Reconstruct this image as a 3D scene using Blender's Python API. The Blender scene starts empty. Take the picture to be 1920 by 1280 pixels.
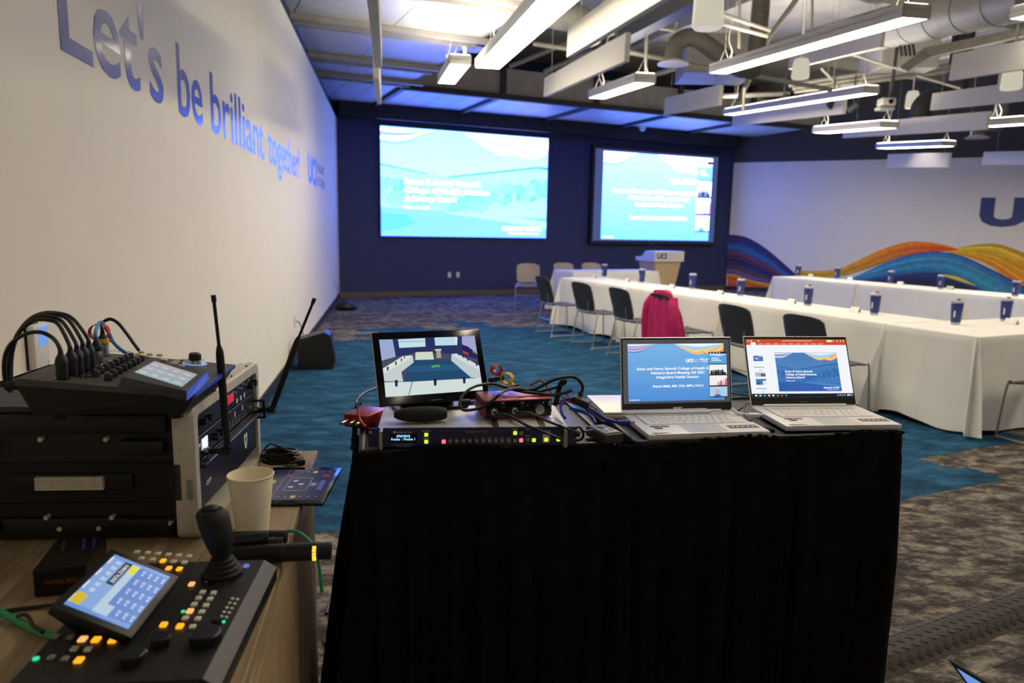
import bpy, bmesh, math, random
from mathutils import Vector, Matrix
random.seed(7)
R = math.radians
V = Vector
scene = bpy.context.scene
COL = scene.collection

# ------------------------------------------------------------------ camera
FPX, PITCH, ROLL, CAMZ = 1358.4, .153, .019, 1.47
C0 = V((0, 0, CAMZ))
c_f = V((0, math.cos(PITCH), -math.sin(PITCH)))
_r0 = V((1, 0, 0)); _u0 = _r0.cross(c_f)
c_r = math.cos(ROLL) * _r0 + math.sin(ROLL) * _u0
c_u = -math.sin(ROLL) * _r0 + math.cos(ROLL) * _u0
cam = bpy.data.cameras.new('camera')
cam.lens = FPX / 1920 * 36; cam.sensor_width = 36; cam.clip_start = .02; cam.clip_end = 100
cam.dof.use_dof = True; cam.dof.focus_distance = 1.9; cam.dof.aperture_fstop = 4.0
co = bpy.data.objects.new('camera', cam)
co.matrix_world = Matrix(((c_r.x, c_u.x, -c_f.x, 0), (c_r.y, c_u.y, -c_f.y, 0), (c_r.z, c_u.z, -c_f.z, CAMZ), (0, 0, 0, 1)))
COL.objects.link(co); scene.camera = co

# ------------------------------------------------------------------ world, exposure, large lamps
w = bpy.data.worlds.new('world'); scene.world = w; w.use_nodes = True
w.node_tree.nodes['Background'].inputs[0].default_value = (.6, .7, 1, 1)
w.node_tree.nodes['Background'].inputs[1].default_value = .02
vs = scene.view_settings
vs.view_transform = 'Standard'; vs.look = 'None'; vs.exposure = 0; vs.gamma = 1; vs.use_curve_mapping = False
K_PEND = 18.5        # pendant diffusers
K_UP = 26.0          # their upward slots
K_SCREEN = 1.0      # wall screens
WARM = (1, .86, .66)

def area_lamp(name, loc, rotz, sx, sy, power, col=WARM, rot=None):
    l = bpy.data.lights.new(name, 'AREA'); l.shape = 'RECTANGLE'; l.size = sx; l.size_y = sy
    l.energy = power; l.color = col
    o = bpy.data.objects.new(name, l); o.location = loc
    o.rotation_euler = rot or (0, 0, rotz); COL.objects.link(o); return o

PEN = V((-.17, .982, .08)).normalized()           # all pendants run this way, with the slope of the roof
PYAW = math.atan2(PEN.x, PEN.y) * -1
# unseen pendants of the same rows, and first an added fill behind the camera
for i, (x, y, p) in enumerate([(1.6, -2.2, 26), (1.1, 2.9, 42), (6.2, 3.2, 60), (9.0, 7.0, 170), (11.0, 11.0, 200)]):
    area_lamp('pendant_and_fill_lamp', (x, y, 3.0), PYAW, .18, 2.6, p)

# ------------------------------------------------------------------ helpers
def lin(h):
    if not isinstance(h, str): return tuple(h)
    c = [int(h[i:i + 2], 16) / 255 for i in (0, 2, 4)]
    return tuple(x / 12.92 if x <= .04045 else ((x + .055) / 1.055) ** 2.4 for x in c)

def ray(px, py): return c_f * FPX + c_r * (px - 960) + c_u * (640 - py)
def at_z(px, py, z):
    d = ray(px, py); return C0 + d * ((z - CAMZ) / d.z)
def at_y(px, py, y):
    d = ray(px, py); return C0 + d * (y / d.y)
def on(px, py, P, n):
    d = ray(px, py); return C0 + d * ((V(P) - C0).dot(V(n)) / d.dot(V(n)))

E1 = V((.9112, .412, 0)); E2 = V((-.412, .9112, 0)); ORG = V((3.447, 5.306, 0))
YAW = math.atan2(.412, .9112)                     # the room's back wall and the tables
def W(u, v, z=0): return ORG + E1 * u + E2 * v + V((0, 0, z))
def uvz(P): P = P - ORG; return P.dot(E1), P.dot(E2), P.z

class Frame:
    def __init__(s, o, yaw):
        s.o = V(o); s.yaw = yaw; s.M = Matrix.Translation(s.o) @ Matrix.Rotation(yaw, 4, 'Z'); s.I = s.M.inverted()
    def l(s, P): return s.I @ P
    def w(s, *p): return s.M @ V(p)

MATS = {}
def mat(name, col=None, rough=.5, metal=0., nscale=0., namt=.12, bump=0., bscale=None, emit=0., attr=False, spec=None, stretch=None, island=0., ecol=None, coat=0.):
    if name in MATS: return MATS[name]
    m = bpy.data.materials.new(name); MATS[name] = m; m.use_nodes = True
    nt = m.node_tree; N = nt.nodes; L = nt.links
    b = N['Principled BSDF']; b.inputs['Roughness'].default_value = rough; b.inputs['Metallic'].default_value = metal
    if spec is not None: b.inputs['Specular IOR Level'].default_value = spec
    if coat: b.inputs['Coat Weight'].default_value = coat; b.inputs['Coat Roughness'].default_value = .1
    src = None
    if attr:
        a = N.new('ShaderNodeAttribute'); a.attribute_name = 'Col'; src = a.outputs['Color']
    else:
        c = lin(col); b.inputs['Base Color'].default_value = (*c, 1)
        rgb = N.new('ShaderNodeRGB'); rgb.outputs[0].default_value = (*c, 1); src = rgb.outputs[0]
    tc = N.new('ShaderNodeTexCoord'); mp = N.new('ShaderNodeMapping'); L.new(tc.outputs['Object'], mp.inputs[0])
    if stretch: mp.inputs['Scale'].default_value = stretch
    if nscale:
        n = N.new('ShaderNodeTexNoise'); n.inputs['Scale'].default_value = nscale; n.inputs['Detail'].default_value = 5
        L.new(mp.outputs[0], n.inputs['Vector'])
        mr = N.new('ShaderNodeMapRange'); mr.inputs[1].default_value = .3; mr.inputs[2].default_value = .7
        mr.inputs[3].default_value = 1 - namt; mr.inputs[4].default_value = 1 + namt
        L.new(n.outputs[0], mr.inputs[0])
        mx = N.new('ShaderNodeVectorMath'); mx.operation = 'SCALE'; L.new(src, mx.inputs[0]); L.new(mr.outputs[0], mx.inputs['Scale'])
        src = mx.outputs[0]
    if island:
        g = N.new('ShaderNodeNewGeometry'); mr = N.new('ShaderNodeMapRange')
        mr.inputs[3].default_value = 1 - island; mr.inputs[4].default_value = 1 + island
        L.new(g.outputs['Random Per Island'], mr.inputs[0])
        mx = N.new('ShaderNodeVectorMath'); mx.operation = 'SCALE'; L.new(src, mx.inputs[0]); L.new(mr.outputs[0], mx.inputs['Scale'])
        src = mx.outputs[0]
    if emit:
        b.inputs['Base Color'].default_value = (.01, .01, .01, 1); b.inputs['Emission Strength'].default_value = emit
        if ecol: b.inputs['Emission Color'].default_value = (*lin(ecol), 1)
        else: L.new(src, b.inputs['Emission Color'])
    else:
        L.new(src, b.inputs['Base Color'])
    if bump:
        n = N.new('ShaderNodeTexNoise'); n.inputs['Scale'].default_value = bscale or 200; n.inputs['Detail'].default_value = 4
        L.new(mp.outputs[0], n.inputs['Vector'])
        bp = N.new('ShaderNodeBump'); bp.inputs['Strength'].default_value = bump; bp.inputs['Distance'].default_value = .005
        L.new(n.outputs[0], bp.inputs['Height']); L.new(bp.outputs[0], b.inputs['Normal'])
    return m

_txt = {}
def text_geo(body, bold):
    k = (body, bold)
    if k in _txt: return _txt[k]
    cu = bpy.data.curves.new('tmp_text', 'FONT'); cu.body = body; cu.offset = bold; cu.resolution_u = 3; cu.fill_mode = 'FRONT'
    ob = bpy.data.objects.new('tmp_text', cu); me = bpy.data.meshes.new_from_object(ob)
    r = ([v.co.copy() for v in me.vertices], [list(p.vertices) for p in me.polygons])
    bpy.data.objects.remove(ob); bpy.data.curves.remove(cu); bpy.data.meshes.remove(me)
    _txt[k] = r; return r

_bx = {}
def box_geo(sx, sy, sz, bev, seg):
    k = (round(sx, 5), round(sy, 5), round(sz, 5), round(bev, 5), seg)
    if k in _bx: return _bx[k]
    bm = bmesh.new(); bmesh.ops.create_cube(bm, size=1)
    for v in bm.verts: v.co = V((v.co.x * sx, v.co.y * sy, v.co.z * sz))
    if bev: bmesh.ops.bevel(bm, geom=bm.edges[:], offset=bev, segments=seg, affect='EDGES', profile=.5)
    bm.verts.index_update()
    r = ([v.co.copy() for v in bm.verts], [[v.index for v in f.verts] for f in bm.faces]); bm.free()
    _bx[k] = r; return r

def smooth_pts(pts, n=6, closed=False):
    pts = [V(p) for p in pts]
    if len(pts) < 3 or n < 2: return pts
    out = []; m = len(pts)
    for i in range(m if closed else m - 1):
        g = lambda j: pts[j % m] if closed else pts[max(0, min(m - 1, j))]
        a, b, c, d = g(i - 1), g(i), g(i + 1), g(i + 2)
        for k in range(n):
            t = k / n
            out.append(.5 * ((2 * b) + (c - a) * t + (2 * a - 5 * b + 4 * c - d) * t * t + (3 * b - a - 3 * c + d) * t ** 3))
    if not closed: out.append(pts[-1])
    return out

class G:
    """collects geometry, builds ONE mesh object"""
    def __init__(s): s.v = []; s.f = []; s.fm = []; s.fc = []; s.mats = []; s.hascol = False
    def add(s, vs, fs, m, M=None, col=None):
        o = len(s.v)
        s.v += [(M @ V(p) if M is not None else V(p)) for p in vs]
        if m not in s.mats: s.mats.append(m)
        i = s.mats.index(m)
        for f in fs: s.f.append([o + k for k in f]); s.fm.append(i); s.fc.append(col)
        if col is not None: s.hascol = True
        return s
    def box(s, c, size, m, bev=0, seg=1, rot=None, M=None, col=None):
        vs, fs = box_geo(*size, bev, seg)
        T = Matrix.Translation(V(c))
        if rot is not None: T = T @ (rot if isinstance(rot, Matrix) else Matrix.Rotation(rot, 4, 'Z'))
        if M is not None: T = M @ T
        return s.add(vs, fs, m, T, col)
    def b2(s, lo, hi, m, **k):
        return s.box([(a + b) / 2 for a, b in zip(lo, hi)], [abs(b - a) for a, b in zip(lo, hi)], m, **k)
    def cyl(s, p0, p1, r0, m, r1=None, seg=14, col=None, M=None):
        p0, p1 = V(p0), V(p1); r1 = r0 if r1 is None else r1
        q = (p1 - p0).to_track_quat('Z', 'Y'); vs = []
        for p, r in ((p0, r0), (p1, r1)):
            vs += [p + q @ V((math.cos(2 * math.pi * k / seg) * r, math.sin(2 * math.pi * k / seg) * r, 0)) for k in range(seg)]
        fs = [[k, (k + 1) % seg, seg + (k + 1) % seg, seg + k] for k in range(seg)] + [list(range(seg))[::-1], list(range(seg, 2 * seg))]
        return s.add(vs, fs, m, M, col)
    def tube(s, pts, r, m, seg=8, n=6, closed=False, col=None, flat=1., M=None):
        P = smooth_pts(pts, n, closed); k = len(P); vs = []; up = None; rr = r if isinstance(r, (list, tuple)) else None
        for i, p in enumerate(P):
            if closed: d = (P[(i + 1) % k] - P[i - 1]).normalized()
            else: d = (P[min(i + 1, k - 1)] - P[max(i - 1, 0)]).normalized()
            if up is None: up = d.orthogonal().normalized()
            up = (up - d * up.dot(d))
            up = up.normalized() if up.length > 1e-6 else d.orthogonal().normalized()
            sd = d.cross(up); q = r
            if rr:
                t = i / (k - 1) * (len(rr) - 1); j = min(int(t), len(rr) - 2); q = rr[j] + (rr[j + 1] - rr[j]) * (t - j)
            vs += [p + up * math.cos(2 * math.pi * a / seg) * q * flat + sd * math.sin(2 * math.pi * a / seg) * q for a in range(seg)]
        fs = []
        for i in range(k if closed else k - 1):
            a0, b0 = i * seg, ((i + 1) % k) * seg
            fs += [[a0 + j, a0 + (j + 1) % seg, b0 + (j + 1) % seg, b0 + j] for j in range(seg)]
        if not closed: fs += [list(range(seg))[::-1], list(range((k - 1) * seg, k * seg))]
        return s.add(vs, fs, m, M, col)
    def lathe(s, prof, m, seg=24, M=None, col=None, o=(0, 0, 0)):
        o = V(o); vs = []; k = len(prof)
        for r, z in prof: vs += [o + V((r * math.cos(2 * math.pi * a / seg), r * math.sin(2 * math.pi * a / seg), z)) for a in range(seg)]
        fs = [[i * seg + j, i * seg + (j + 1) % seg, (i + 1) * seg + (j + 1) % seg, (i + 1) * seg + j] for i in range(k - 1) for j in range(seg)]
        if prof[0][0] > 1e-6: fs.append(list(range(seg))[::-1])
        if prof[-1][0] > 1e-6: fs.append(list(range((k - 1) * seg, k * seg)))
        return s.add(vs, fs, m, M, col)
    def poly(s, pts, m, M=None, col=None): return s.add(pts, [list(range(len(pts)))], m, M, col)
    def prism(s, pts, z0, z1, m, M=None, col=None):
        n = len(pts); vs = [(x, y, z0) for x, y in pts] + [(x, y, z1) for x, y in pts]
        return s.add(vs, [list(range(n))[::-1], list(range(n, 2 * n))] + [[i, (i + 1) % n, n + (i + 1) % n, n + i] for i in range(n)], m, M, col)
    def grid(s, rows, m, closed=False, col=None, M=None):
        n = len(rows[0]); vs = [p for r in rows for p in r]
        fs = [[i * n + j, i * n + (j + 1) % n, (i + 1) * n + (j + 1) % n, (i + 1) * n + j] for i in range(len(rows) - 1) for j in range(n if closed else n - 1)]
        return s.add(vs, fs, m, M, col)
    def rect(s, x0, y0, x1, y1, z, m, col=None, M=None):
        return s.add([(x0, y0, z), (x1, y0, z), (x1, y1, z), (x0, y1, z)], [[0, 1, 2, 3]], m, M, col)
    def text(s, body, x, y, h, m, z=0., width=None, align='C', bold=.0, col=None, M=None):
        """capital height h, anchored at baseline (x, y)"""
        vs, fs = text_geo(body, bold)
        if not vs: return s
        x0 = min(v.x for v in vs); x1 = max(v.x for v in vs)
        ky = h / .729; kx = ky if width is None else width / (x1 - x0)
        off = {'C': -(x0 + x1) / 2, 'L': -x0, 'R': -x1}[align]
        return s.add([(x + (v.x + off) * kx, y + v.y * ky, z) for v in vs], fs, m, M, col)
    def obj(s, name, parent=None, loc=None, rotz=0., smooth=True, recentre=None, rot=None, ang=35):
        me = bpy.data.meshes.new(name)
        base = V((0, 0, 0))
        if recentre is None: recentre = parent is None and loc is None
        if recentre and s.v:
            lo = [min(p[i] for p in s.v) for i in range(3)]; hi = [max(p[i] for p in s.v) for i in range(3)]
            base = V(((lo[0] + hi[0]) / 2, (lo[1] + hi[1]) / 2, lo[2]))
        me.from_pydata([p - base for p in s.v], [], s.f)
        for m in s.mats: me.materials.append(m)
        me.polygons.foreach_set('material_index', s.fm)
        if s.hascol:
            ca = me.color_attributes.new('Col', 'FLOAT_COLOR', 'CORNER'); data = []
            for f, c in zip(s.f, s.fc):
                c = lin(c) if c is not None else (.5, .5, .5)
                data += [c[0], c[1], c[2], 1.] * len(f)
            ca.data.foreach_set('color', data)
        if smooth:
            me.polygons.foreach_set('use_smooth', [True] * len(s.f)); me.set_sharp_from_angle(angle=R(ang))
        me.update()
        o = bpy.data.objects.new(name, me); COL.objects.link(o)
        if parent is not None: o.parent = parent
        o.location = V(loc) if loc is not None else base
        if rot is not None: o.rotation_euler = rot
        elif rotz: o.rotation_euler = (0, 0, rotz)
        return o

def tag(o, label=None, cat=None, group=None, kind=None):
    if label: o['label'] = label
    if cat: o['category'] = cat
    if group: o['group'] = group
    if kind: o['kind'] = kind
    return o
def thing(name, label, cat, loc=(0, 0, 0), rotz=0., group=None):
    o = bpy.data.objects.new(name, None); o.empty_display_size = .05; COL.objects.link(o)
    o.location = loc; o.rotation_euler = (0, 0, rotz); return tag(o, label, cat, group)
def struct(o): o['kind'] = 'structure'; return o
def dup(root, loc, rotz, label):
    r = root.copy(); COL.objects.link(r); r.location = loc; r.rotation_euler = (0, 0, rotz); r['label'] = label
    for ch in list(root.children):
        c = ch.copy(); COL.objects.link(c); c.parent = r
        for g in ch.children:
            d = g.copy(); COL.objects.link(d); d.parent = c
    return r
UPR = Matrix.Rotation(R(90), 4, 'X')              # xy plane -> standing, facing -y

# ------------------------------------------------------------------ materials
m_wall = mat('wall_paint', 'e8e2d0', .75, nscale=3, namt=.015, bump=.05, bscale=300)
m_navy = mat('navy_paint', '2c3768', .6, nscale=4, namt=.05)
m_white_r = mat('white_mural_paint', 'e6e5e4', .6, nscale=3, namt=.015)
m_darkhead = mat('dark_header', '15161c', .6, nscale=5)
m_roof = mat('roof_deck', 'aaa69e', .8, nscale=2, namt=.15)
m_deck = mat('ceiling_panel_paint', 'c0c2c6', .45, nscale=6, namt=.06)
m_beam = mat('grey_steel', '94908a', .55, nscale=5)
m_dark = mat('dark_steel', '26262a', .6, nscale=6)
m_strut = mat('strut_steel', '8f8b82', .45, nscale=8)
m_carpet_b = mat('blue_carpet', '1c587c', .95, nscale=9, namt=.5, bump=.6, bscale=400, island=.16, stretch=(1, 2.4, 1), spec=.1)
m_print = mat('print', attr=True, rough=.5, nscale=7, namt=.14, stretch=(1, 1, 1))
m_scr = mat('screen_print', attr=True, rough=.3, emit=1.0)
m_black = mat('black_plastic', '0b0b0c', .45, nscale=40, namt=.2)
m_blackgl = mat('black_gloss', '07070a', .15, nscale=20, namt=.1)
m_blackr = mat('black_rubber', '0a0a0a', .7, nscale=60, namt=.2)
m_chrome = mat('chrome_steel', 'c9c9c9', .25, metal=1, nscale=30, namt=.05)
m_alu = mat('aluminium', 'd6d1bf', .45, metal=.3, nscale=80, namt=.08, stretch=(1, 1, .1))
m_silver = mat('silver_laptop', 'e6e5e6', .4, metal=.15, nscale=120, namt=.03)
m_cloth = mat('white_tablecloth', 'e8e7e4', .85, nscale=5, namt=.03, bump=.15, bscale=500)
m_skirt = mat('black_skirt', '1b1b1a', 1.0, nscale=30, namt=.3, bump=.2, bscale=400, spec=.03)
m_whitep = mat('white_plastic', 'e6e4dc', .4, nscale=20, namt=.03)
m_red = mat('red_metal', 'a3202f', .35, metal=.3, nscale=20, namt=.06)
m_wood = mat('wood_laminate_shaded', '9c8769', .5, nscale=7, namt=.25, stretch=(14, 1, 14), spec=.3)  # same laminate, darkened in colour for the shade over the credenza top
m_woodv = mat('wood_laminate_front', 'b89f78', .5, nscale=7, namt=.25, stretch=(14, 14, 1), spec=.3)

def carpet_grey():
    m = mat('grey_carpet', '8a8173', .95, bump=.6, bscale=400, spec=.1)
    nt = m.node_tree; N = nt.nodes; L = nt.links; b = N['Principled BSDF']
    tc = N.new('ShaderNodeTexCoord'); mp = N.new('ShaderNodeMapping'); mp.inputs['Rotation'].default_value = (0, 0, -YAW); mp.inputs['Scale'].default_value = (1, 1.7, 1)
    g = N.new('ShaderNodeNewGeometry'); L.new(g.outputs['Position'], mp.inputs[0])
    n1 = N.new('ShaderNodeTexNoise'); n1.inputs['Scale'].default_value = 6.0; n1.inputs['Detail'].default_value = 9; n1.inputs['Roughness'].default_value = .78
    L.new(mp.outputs[0], n1.inputs['Vector'])
    add = N.new('ShaderNodeMath'); add.operation = 'MULTIPLY_ADD'; add.inputs[1].default_value = .07
    L.new(g.outputs['Random Per Island'], add.inputs[0]); L.new(n1.outputs[0], add.inputs[2])
    r = N.new('ShaderNodeValToRGB'); e = r.color_ramp.elements
    e[0].position = .44; e[0].color = (*lin('3a3535'), 1); e[1].position = .68; e[1].color = (*lin('9a9586'), 1)
    k = e.new(.50); k.color = (*lin('4c4645'), 1); k = e.new(.545); k.color = (*lin('66605b'), 1); k = e.new(.59); k.color = (*lin('837d74'), 1)
    L.new(add.outputs[0], r.inputs[0]); L.new(r.outputs[0], b.inputs['Base Color'])
    return m
m_carpet_g = carpet_grey()
def carpet_blue():
    m = mat('blue_carpet_streaked', '1c587c', .95, bump=.6, bscale=400, spec=.1)
    nt = m.node_tree; N = nt.nodes; L = nt.links; b = N['Principled BSDF']
    mp = N.new('ShaderNodeMapping'); mp.inputs['Rotation'].default_value = (0, 0, -YAW); mp.inputs['Scale'].default_value = (1, 2.0, 1)
    g = N.new('ShaderNodeNewGeometry'); L.new(g.outputs['Position'], mp.inputs[0])
    n1 = N.new('ShaderNodeTexNoise'); n1.inputs['Scale'].default_value = 3.6; n1.inputs['Detail'].default_value = 9; n1.inputs['Roughness'].default_value = .72
    L.new(mp.outputs[0], n1.inputs['Vector'])
    add = N.new('ShaderNodeMath'); add.operation = 'MULTIPLY_ADD'; add.inputs[1].default_value = .05
    L.new(g.outputs['Random Per Island'], add.inputs[0]); L.new(n1.outputs[0], add.inputs[2])
    r = N.new('ShaderNodeValToRGB'); e = r.color_ramp.elements
    e[0].position = .42; e[0].color = (*lin('1a3850'), 1); e[1].position = .70; e[1].color = (*lin('3d6f84'), 1)
    k = e.new(.55); k.color = (*lin('224f70'), 1)
    L.new(add.outputs[0], r.inputs[0]); L.new(r.outputs[0], b.inputs['Base Color'])
    return m
m_carpet_b = carpet_blue()

# ------------------------------------------------------------------ setting
CZ = .0
floor = struct(G().poly([W(-12, -9, -.02), W(14, -9, -.02), W(14, 13, -.02), W(-12, 13, -.02)], mat('floor_slab', '55504a', .9, nscale=3)).obj('floor', loc=(0, 0, 0), smooth=False))
def is_blue(u, v):
    k = int(math.floor(u / .5)); rnd = random.Random(k * 77 + 5)
    far = 6.9 + rnd.choice([-.35, 0, .2, .55, .75]); near = -.75 if u < -.85 else -.28
    if u < -3.0: far = 5.95
    if u < -4.2: near = -.06
    if u > 8.4: return False
    if -.9 < u < .15 and -.55 < v < -.2: return False
    if u > -.3 and v < .25: return (int(u * 2) + int(v * 4)) % 3 == 0
    return near < v < far
planks = []
for j in range(-40, 48):
    v0 = j * .25; off = [0, .5, .25, .75][j % 4] * .5
    for i in range(-24, 28):
        u0 = i * .5 + off
        c = W(u0 + .25, v0 + .125)
        if c.y < -1.5 or c.y > 19.5: continue
        lx = -3.639 - .171 * (c.y - 15.188)
        if c.x < lx - .4 or v0 > 11.8 or c.x > 10: continue
        q = c - C0; z = max(.3, q.dot(c_f))
        sx = 960 + FPX * q.dot(c_r) / z; sy = 640 - FPX * q.dot(c_u) / z
        seen = -80 < sx < 2000 and sy < 1420
        hid = not seen or (640 < sx < 1660 and sy > 850) or (sx < 600 and sy > 850)
        planks.append((c.length + (50 if hid else 0), u0, v0, is_blue(u0 + .25, v0 + .125)))
planks.sort()
far = {True: G(), False: G()}
gp = .0007
for n, (d, u0, v0, bl) in enumerate(planks):
    m = m_carpet_b if bl else m_carpet_g; z = random.uniform(-.0008, .0008)
    a = [W(u0 + gp, v0 + gp, -.02), W(u0 + .5 - gp, v0 + gp, -.02), W(u0 + .5 - gp, v0 + .25 - gp, -.02), W(u0 + gp, v0 + .25 - gp, -.02)]
    t = [p + V((0, 0, .02 + z)) for p in a]
    fs = [[4, 5, 6, 7], [0, 1, 5, 4], [1, 2, 6, 5], [2, 3, 7, 6], [3, 0, 4, 7]]
    if n < 270: G().add(a + t, fs, m).obj('carpet_tile', floor, recentre=True, smooth=False)
    else: far[bl].add(a + t, fs, m)
for bl in far: tag(far[bl].obj('carpet_tiles', floor, smooth=False), kind='stuff', label='blue carpet tiles' if bl else 'grey brown carpet tiles')

WA = V((-3.639, 15.188, 0)); WD = V((-.1685, .9857, 0)); WN = V((.9857, .1685, 0))     # left wall
def LW(s, z, d=0): return WA + WD * s + V((0, 0, z)) + WN * d
wl = struct(G().b2((-.15, -20, 0), (0, .6, 3.63), m_wall).obj('wall_left', loc=WA, rotz=math.atan2(.1685, .9857), smooth=False))
UA = uvz(WA)[0]
wb = struct(G().b2((-1.2, 0, 0), (10.35, .15, 5.2), m_navy).obj('wall_back', loc=WA, rotz=YAW, smooth=False))
MP = V((5.686, 19.364, 0)); MD = V((.902, -.4319, 0)); MN = V((-.4319, -.902, 0))       # mural wall
MYAW = math.atan2(MD.y, MD.x)
wr = struct(G().b2((0, 0, 0), (15, .15, 3.3), m_white_r).obj('wall_right', loc=MP, rotz=MYAW, smooth=False))
struct(G().b2((0, .02, 3.3), (15, .15, 5.2), mat('upper_wall_grey', '424348', .7, nscale=4)).obj('trim_1', loc=MP, rotz=MYAW, smooth=False))
# the unseen sides of the room
pr = MP + MD * 15
rear = LW(-20, 0)
d = (V((9.5, -4.5, 0)) - rear); struct(G().b2((-.3, -.15, 0), (d.length, 0, 5.2), m_wall).obj('wall_rear', loc=rear, rotz=math.atan2(d.y, d.x), smooth=False))
d = (pr - V((9.5, -4.5, 0))); struct(G().b2((0, -.15, 0), (d.length, 0, 5.2), m_wall).obj('wall_side', loc=(9.5, -4.5, 0), rotz=math.atan2(d.y, d.x), smooth=False))
struct(G().b2((-.12, -20, 3.63), (-.1, .6, 5.2), m_dark).obj('trim_2', loc=WA, rotz=math.atan2(.1685, .9857), smooth=False))
# baseboards
struct(G().b2((0, -.014, 0), (10.2, 0, .1), mat('tan_baseboard', '6b5e4c', .5, nscale=10)).obj('baseboard_back', loc=WA, rotz=YAW, smooth=False))
struct(G().b2((0, -20, 0), (.012, 0, .1), mat('dark_baseboard', '23252c', .5, nscale=10)).obj('baseboard_left', loc=WA, rotz=math.atan2(.1685, .9857), smooth=False))
struct(G().b2((0, -.012, 0), (15, 0, .1), MATS['dark_baseboard']).obj('baseboard_right', loc=MP, rotz=MYAW, smooth=False))
# dark header over the screens
struct(G().b2((.0, -.28, 3.66), (10.2, 0, 3.95), m_darkhead).obj('trim_3', loc=WA, rotz=YAW, smooth=False))
hd = G()
for i in range(60): hd.box((.5 + i * .16, -.284, 3.74), (.05, .006, .012), mat('dull_metal_dots', '55545a', .5))
tag(hd.obj('trim_4', loc=WA, rotz=YAW, smooth=False), kind='structure')

# lettering on the left wall
m_letter = mat('glossy_blue_vinyl', '202f80', .3, nscale=4, namt=.08, spec=.3, coat=.22)
MW = Matrix(((WD.x, 0, WN.x, 0), (WD.y, 0, WN.y, 0), (0, 1, 0, 0), (0, 0, 0, 1)))
MW = Matrix.Translation(LW(0, 0, .0015)) @ Matrix(((WD.x, 0, WN.x, 0), (WD.y, 0, WN.y, 0), (0, 1, WN.z, 0), (0, 0, 0, 1)))
MW0 = Matrix.Translation(WN * .0015) @ Matrix(((WD.x, 0, WN.x, 0), (WD.y, 0, WN.y, 0), (0, 1, 0, 0), (0, 0, 0, 1)))
words = [("Let's", -12.954, -11.86), ("be", -11.62, -11.13), ("brilliant", -10.93, -9.08), ("together!", -8.86, -6.60)]
wt = thing('wall_lettering', "large glossy blue words Let's be brilliant together on the cream wall", 'lettering', LW(-9.8, 2.0))
for t, a, b in words:
    G().text(t, a + 9.8, .015, .355, m_letter, width=b - a, align='L', bold=.010, M=MW0).obj('word', wt, smooth=False, recentre=False)
wt = G()
wt.text('UCI', -5.66, 2.05, .36, m_letter, width=1.15, align='L', bold=.045, M=MW)
wt.text('BRILLIANT', -4.35, 2.27, .13, m_letter, width=1.1, align='L', bold=.02, M=MW)
wt.text('FUTURE', -4.35, 2.06, .13, m_letter, width=1.1, align='L', bold=.02, M=MW)
tag(wt.obj('wall_logo', smooth=False), 'small UCI Brilliant Future logo on the cream wall near the blue corner', 'lettering')

# mural: painted ribbons on the right wall
def mural(px, py): 
    P = on(px, py, MP, MN); return ((P - MP).dot(MD), P.z)
MM = Matrix.Translation(MP + MN * .003) @ Matrix(((MD.x, 0, MN.x, 0), (MD.y, 0, MN.y, 0), (0, 1, 0, 0), (0, 0, 0, 1)))
def z7(pts): return [mural(1340 + x * .3021, 260 + y * .3021) for x, y in pts]
def resample(pts, n):
    P = smooth_pts([(a, b, 0) for a, b in pts], 12); L = [0]
    for a, b in zip(P, P[1:]): L.append(L[-1] + (b - a).length)
    out = []; j = 0
    for i in range(n):
        t = L[-1] * i / (n - 1)
        while j < len(P) - 2 and L[j + 1] < t: j += 1
        k = (t - L[j]) / max(1e-9, L[j + 1] - L[j]); out.append(P[j].lerp(P[j + 1], max(0, min(1, k))))
    return out
def mixc(a, b, t): return tuple(x + (y - x) * t for x, y in zip(a, b))
def ramp(stops, t):
    for (t0, c0), (t1, c1) in zip(stops, stops[1:]):
        if t <= t1: return mixc(lin(c0), lin(c1), max(0, (t - t0) / max(1e-6, t1 - t0)))
    return lin(stops[-1][1])
def ribbon(g, top, bot, stops, m, M, z, n=26, na=40, jit=.35, seed=1, endstops=None):
    rnd = random.Random(seed)
    A = resample(top, na); B = resample(bot, na)
    tj = [(i + (rnd.uniform(-.35, .35) if 0 < i < n else 0)) / n for i in range(n + 1)]
    for i in range(n):
        tm = min(1, max(0, (tj[i] + tj[i + 1]) / 2 + rnd.gauss(0, .035))); br = 1 + rnd.uniform(-jit, jit)
        rows = [[a.lerp(b, tj[k]) + V((0, 0, z)) for a, b in zip(A, B)] for k in (i, i + 1)]
        o = len(g.v)
        for k in range(na - 1):
            s = k / (na - 1); c = ramp(stops, tm)
            if endstops: c = mixc(c, ramp(endstops, tm), s)
            c = tuple(min(1.2, x * br) for x in c)
            g.add([rows[0][k], rows[0][k + 1], rows[1][k + 1], rows[1][k]], [[0, 3, 2, 1]], m, M, c)
mu = G()
ribbon(mu, z7([(78, 594), (120, 596), (200, 612), (300, 668), (400, 748), (505, 842)]), z7([(78, 838), (130, 842), (200, 868), (260, 885), (330, 900), (440, 960)]),
       [(0, '12205c'), (.22, '1b2f86'), (.36, '1f7fc4'), (.44, '14256b'), (.5, 'c0523a'), (.56, '141f63'), (.78, '1a2a78'), (.86, '8a5a52'), (1, '1747a8')], m_print, MM, 0, n=34, seed=3)
ribbon(mu, z7([(78, 838), (130, 842), (200, 868), (260, 885), (330, 900), (440, 960)]), z7([(78, 960), (130, 985), (200, 1010), (260, 1030), (330, 1050), (440, 1090)]),
       [(0, 'e0a12a'), (.25, 'd86a2c'), (.5, 'd8402a'), (.7, '4f9aa0'), (1, 'd96a28')], m_print, MM, 0, n=14, seed=4)
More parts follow.
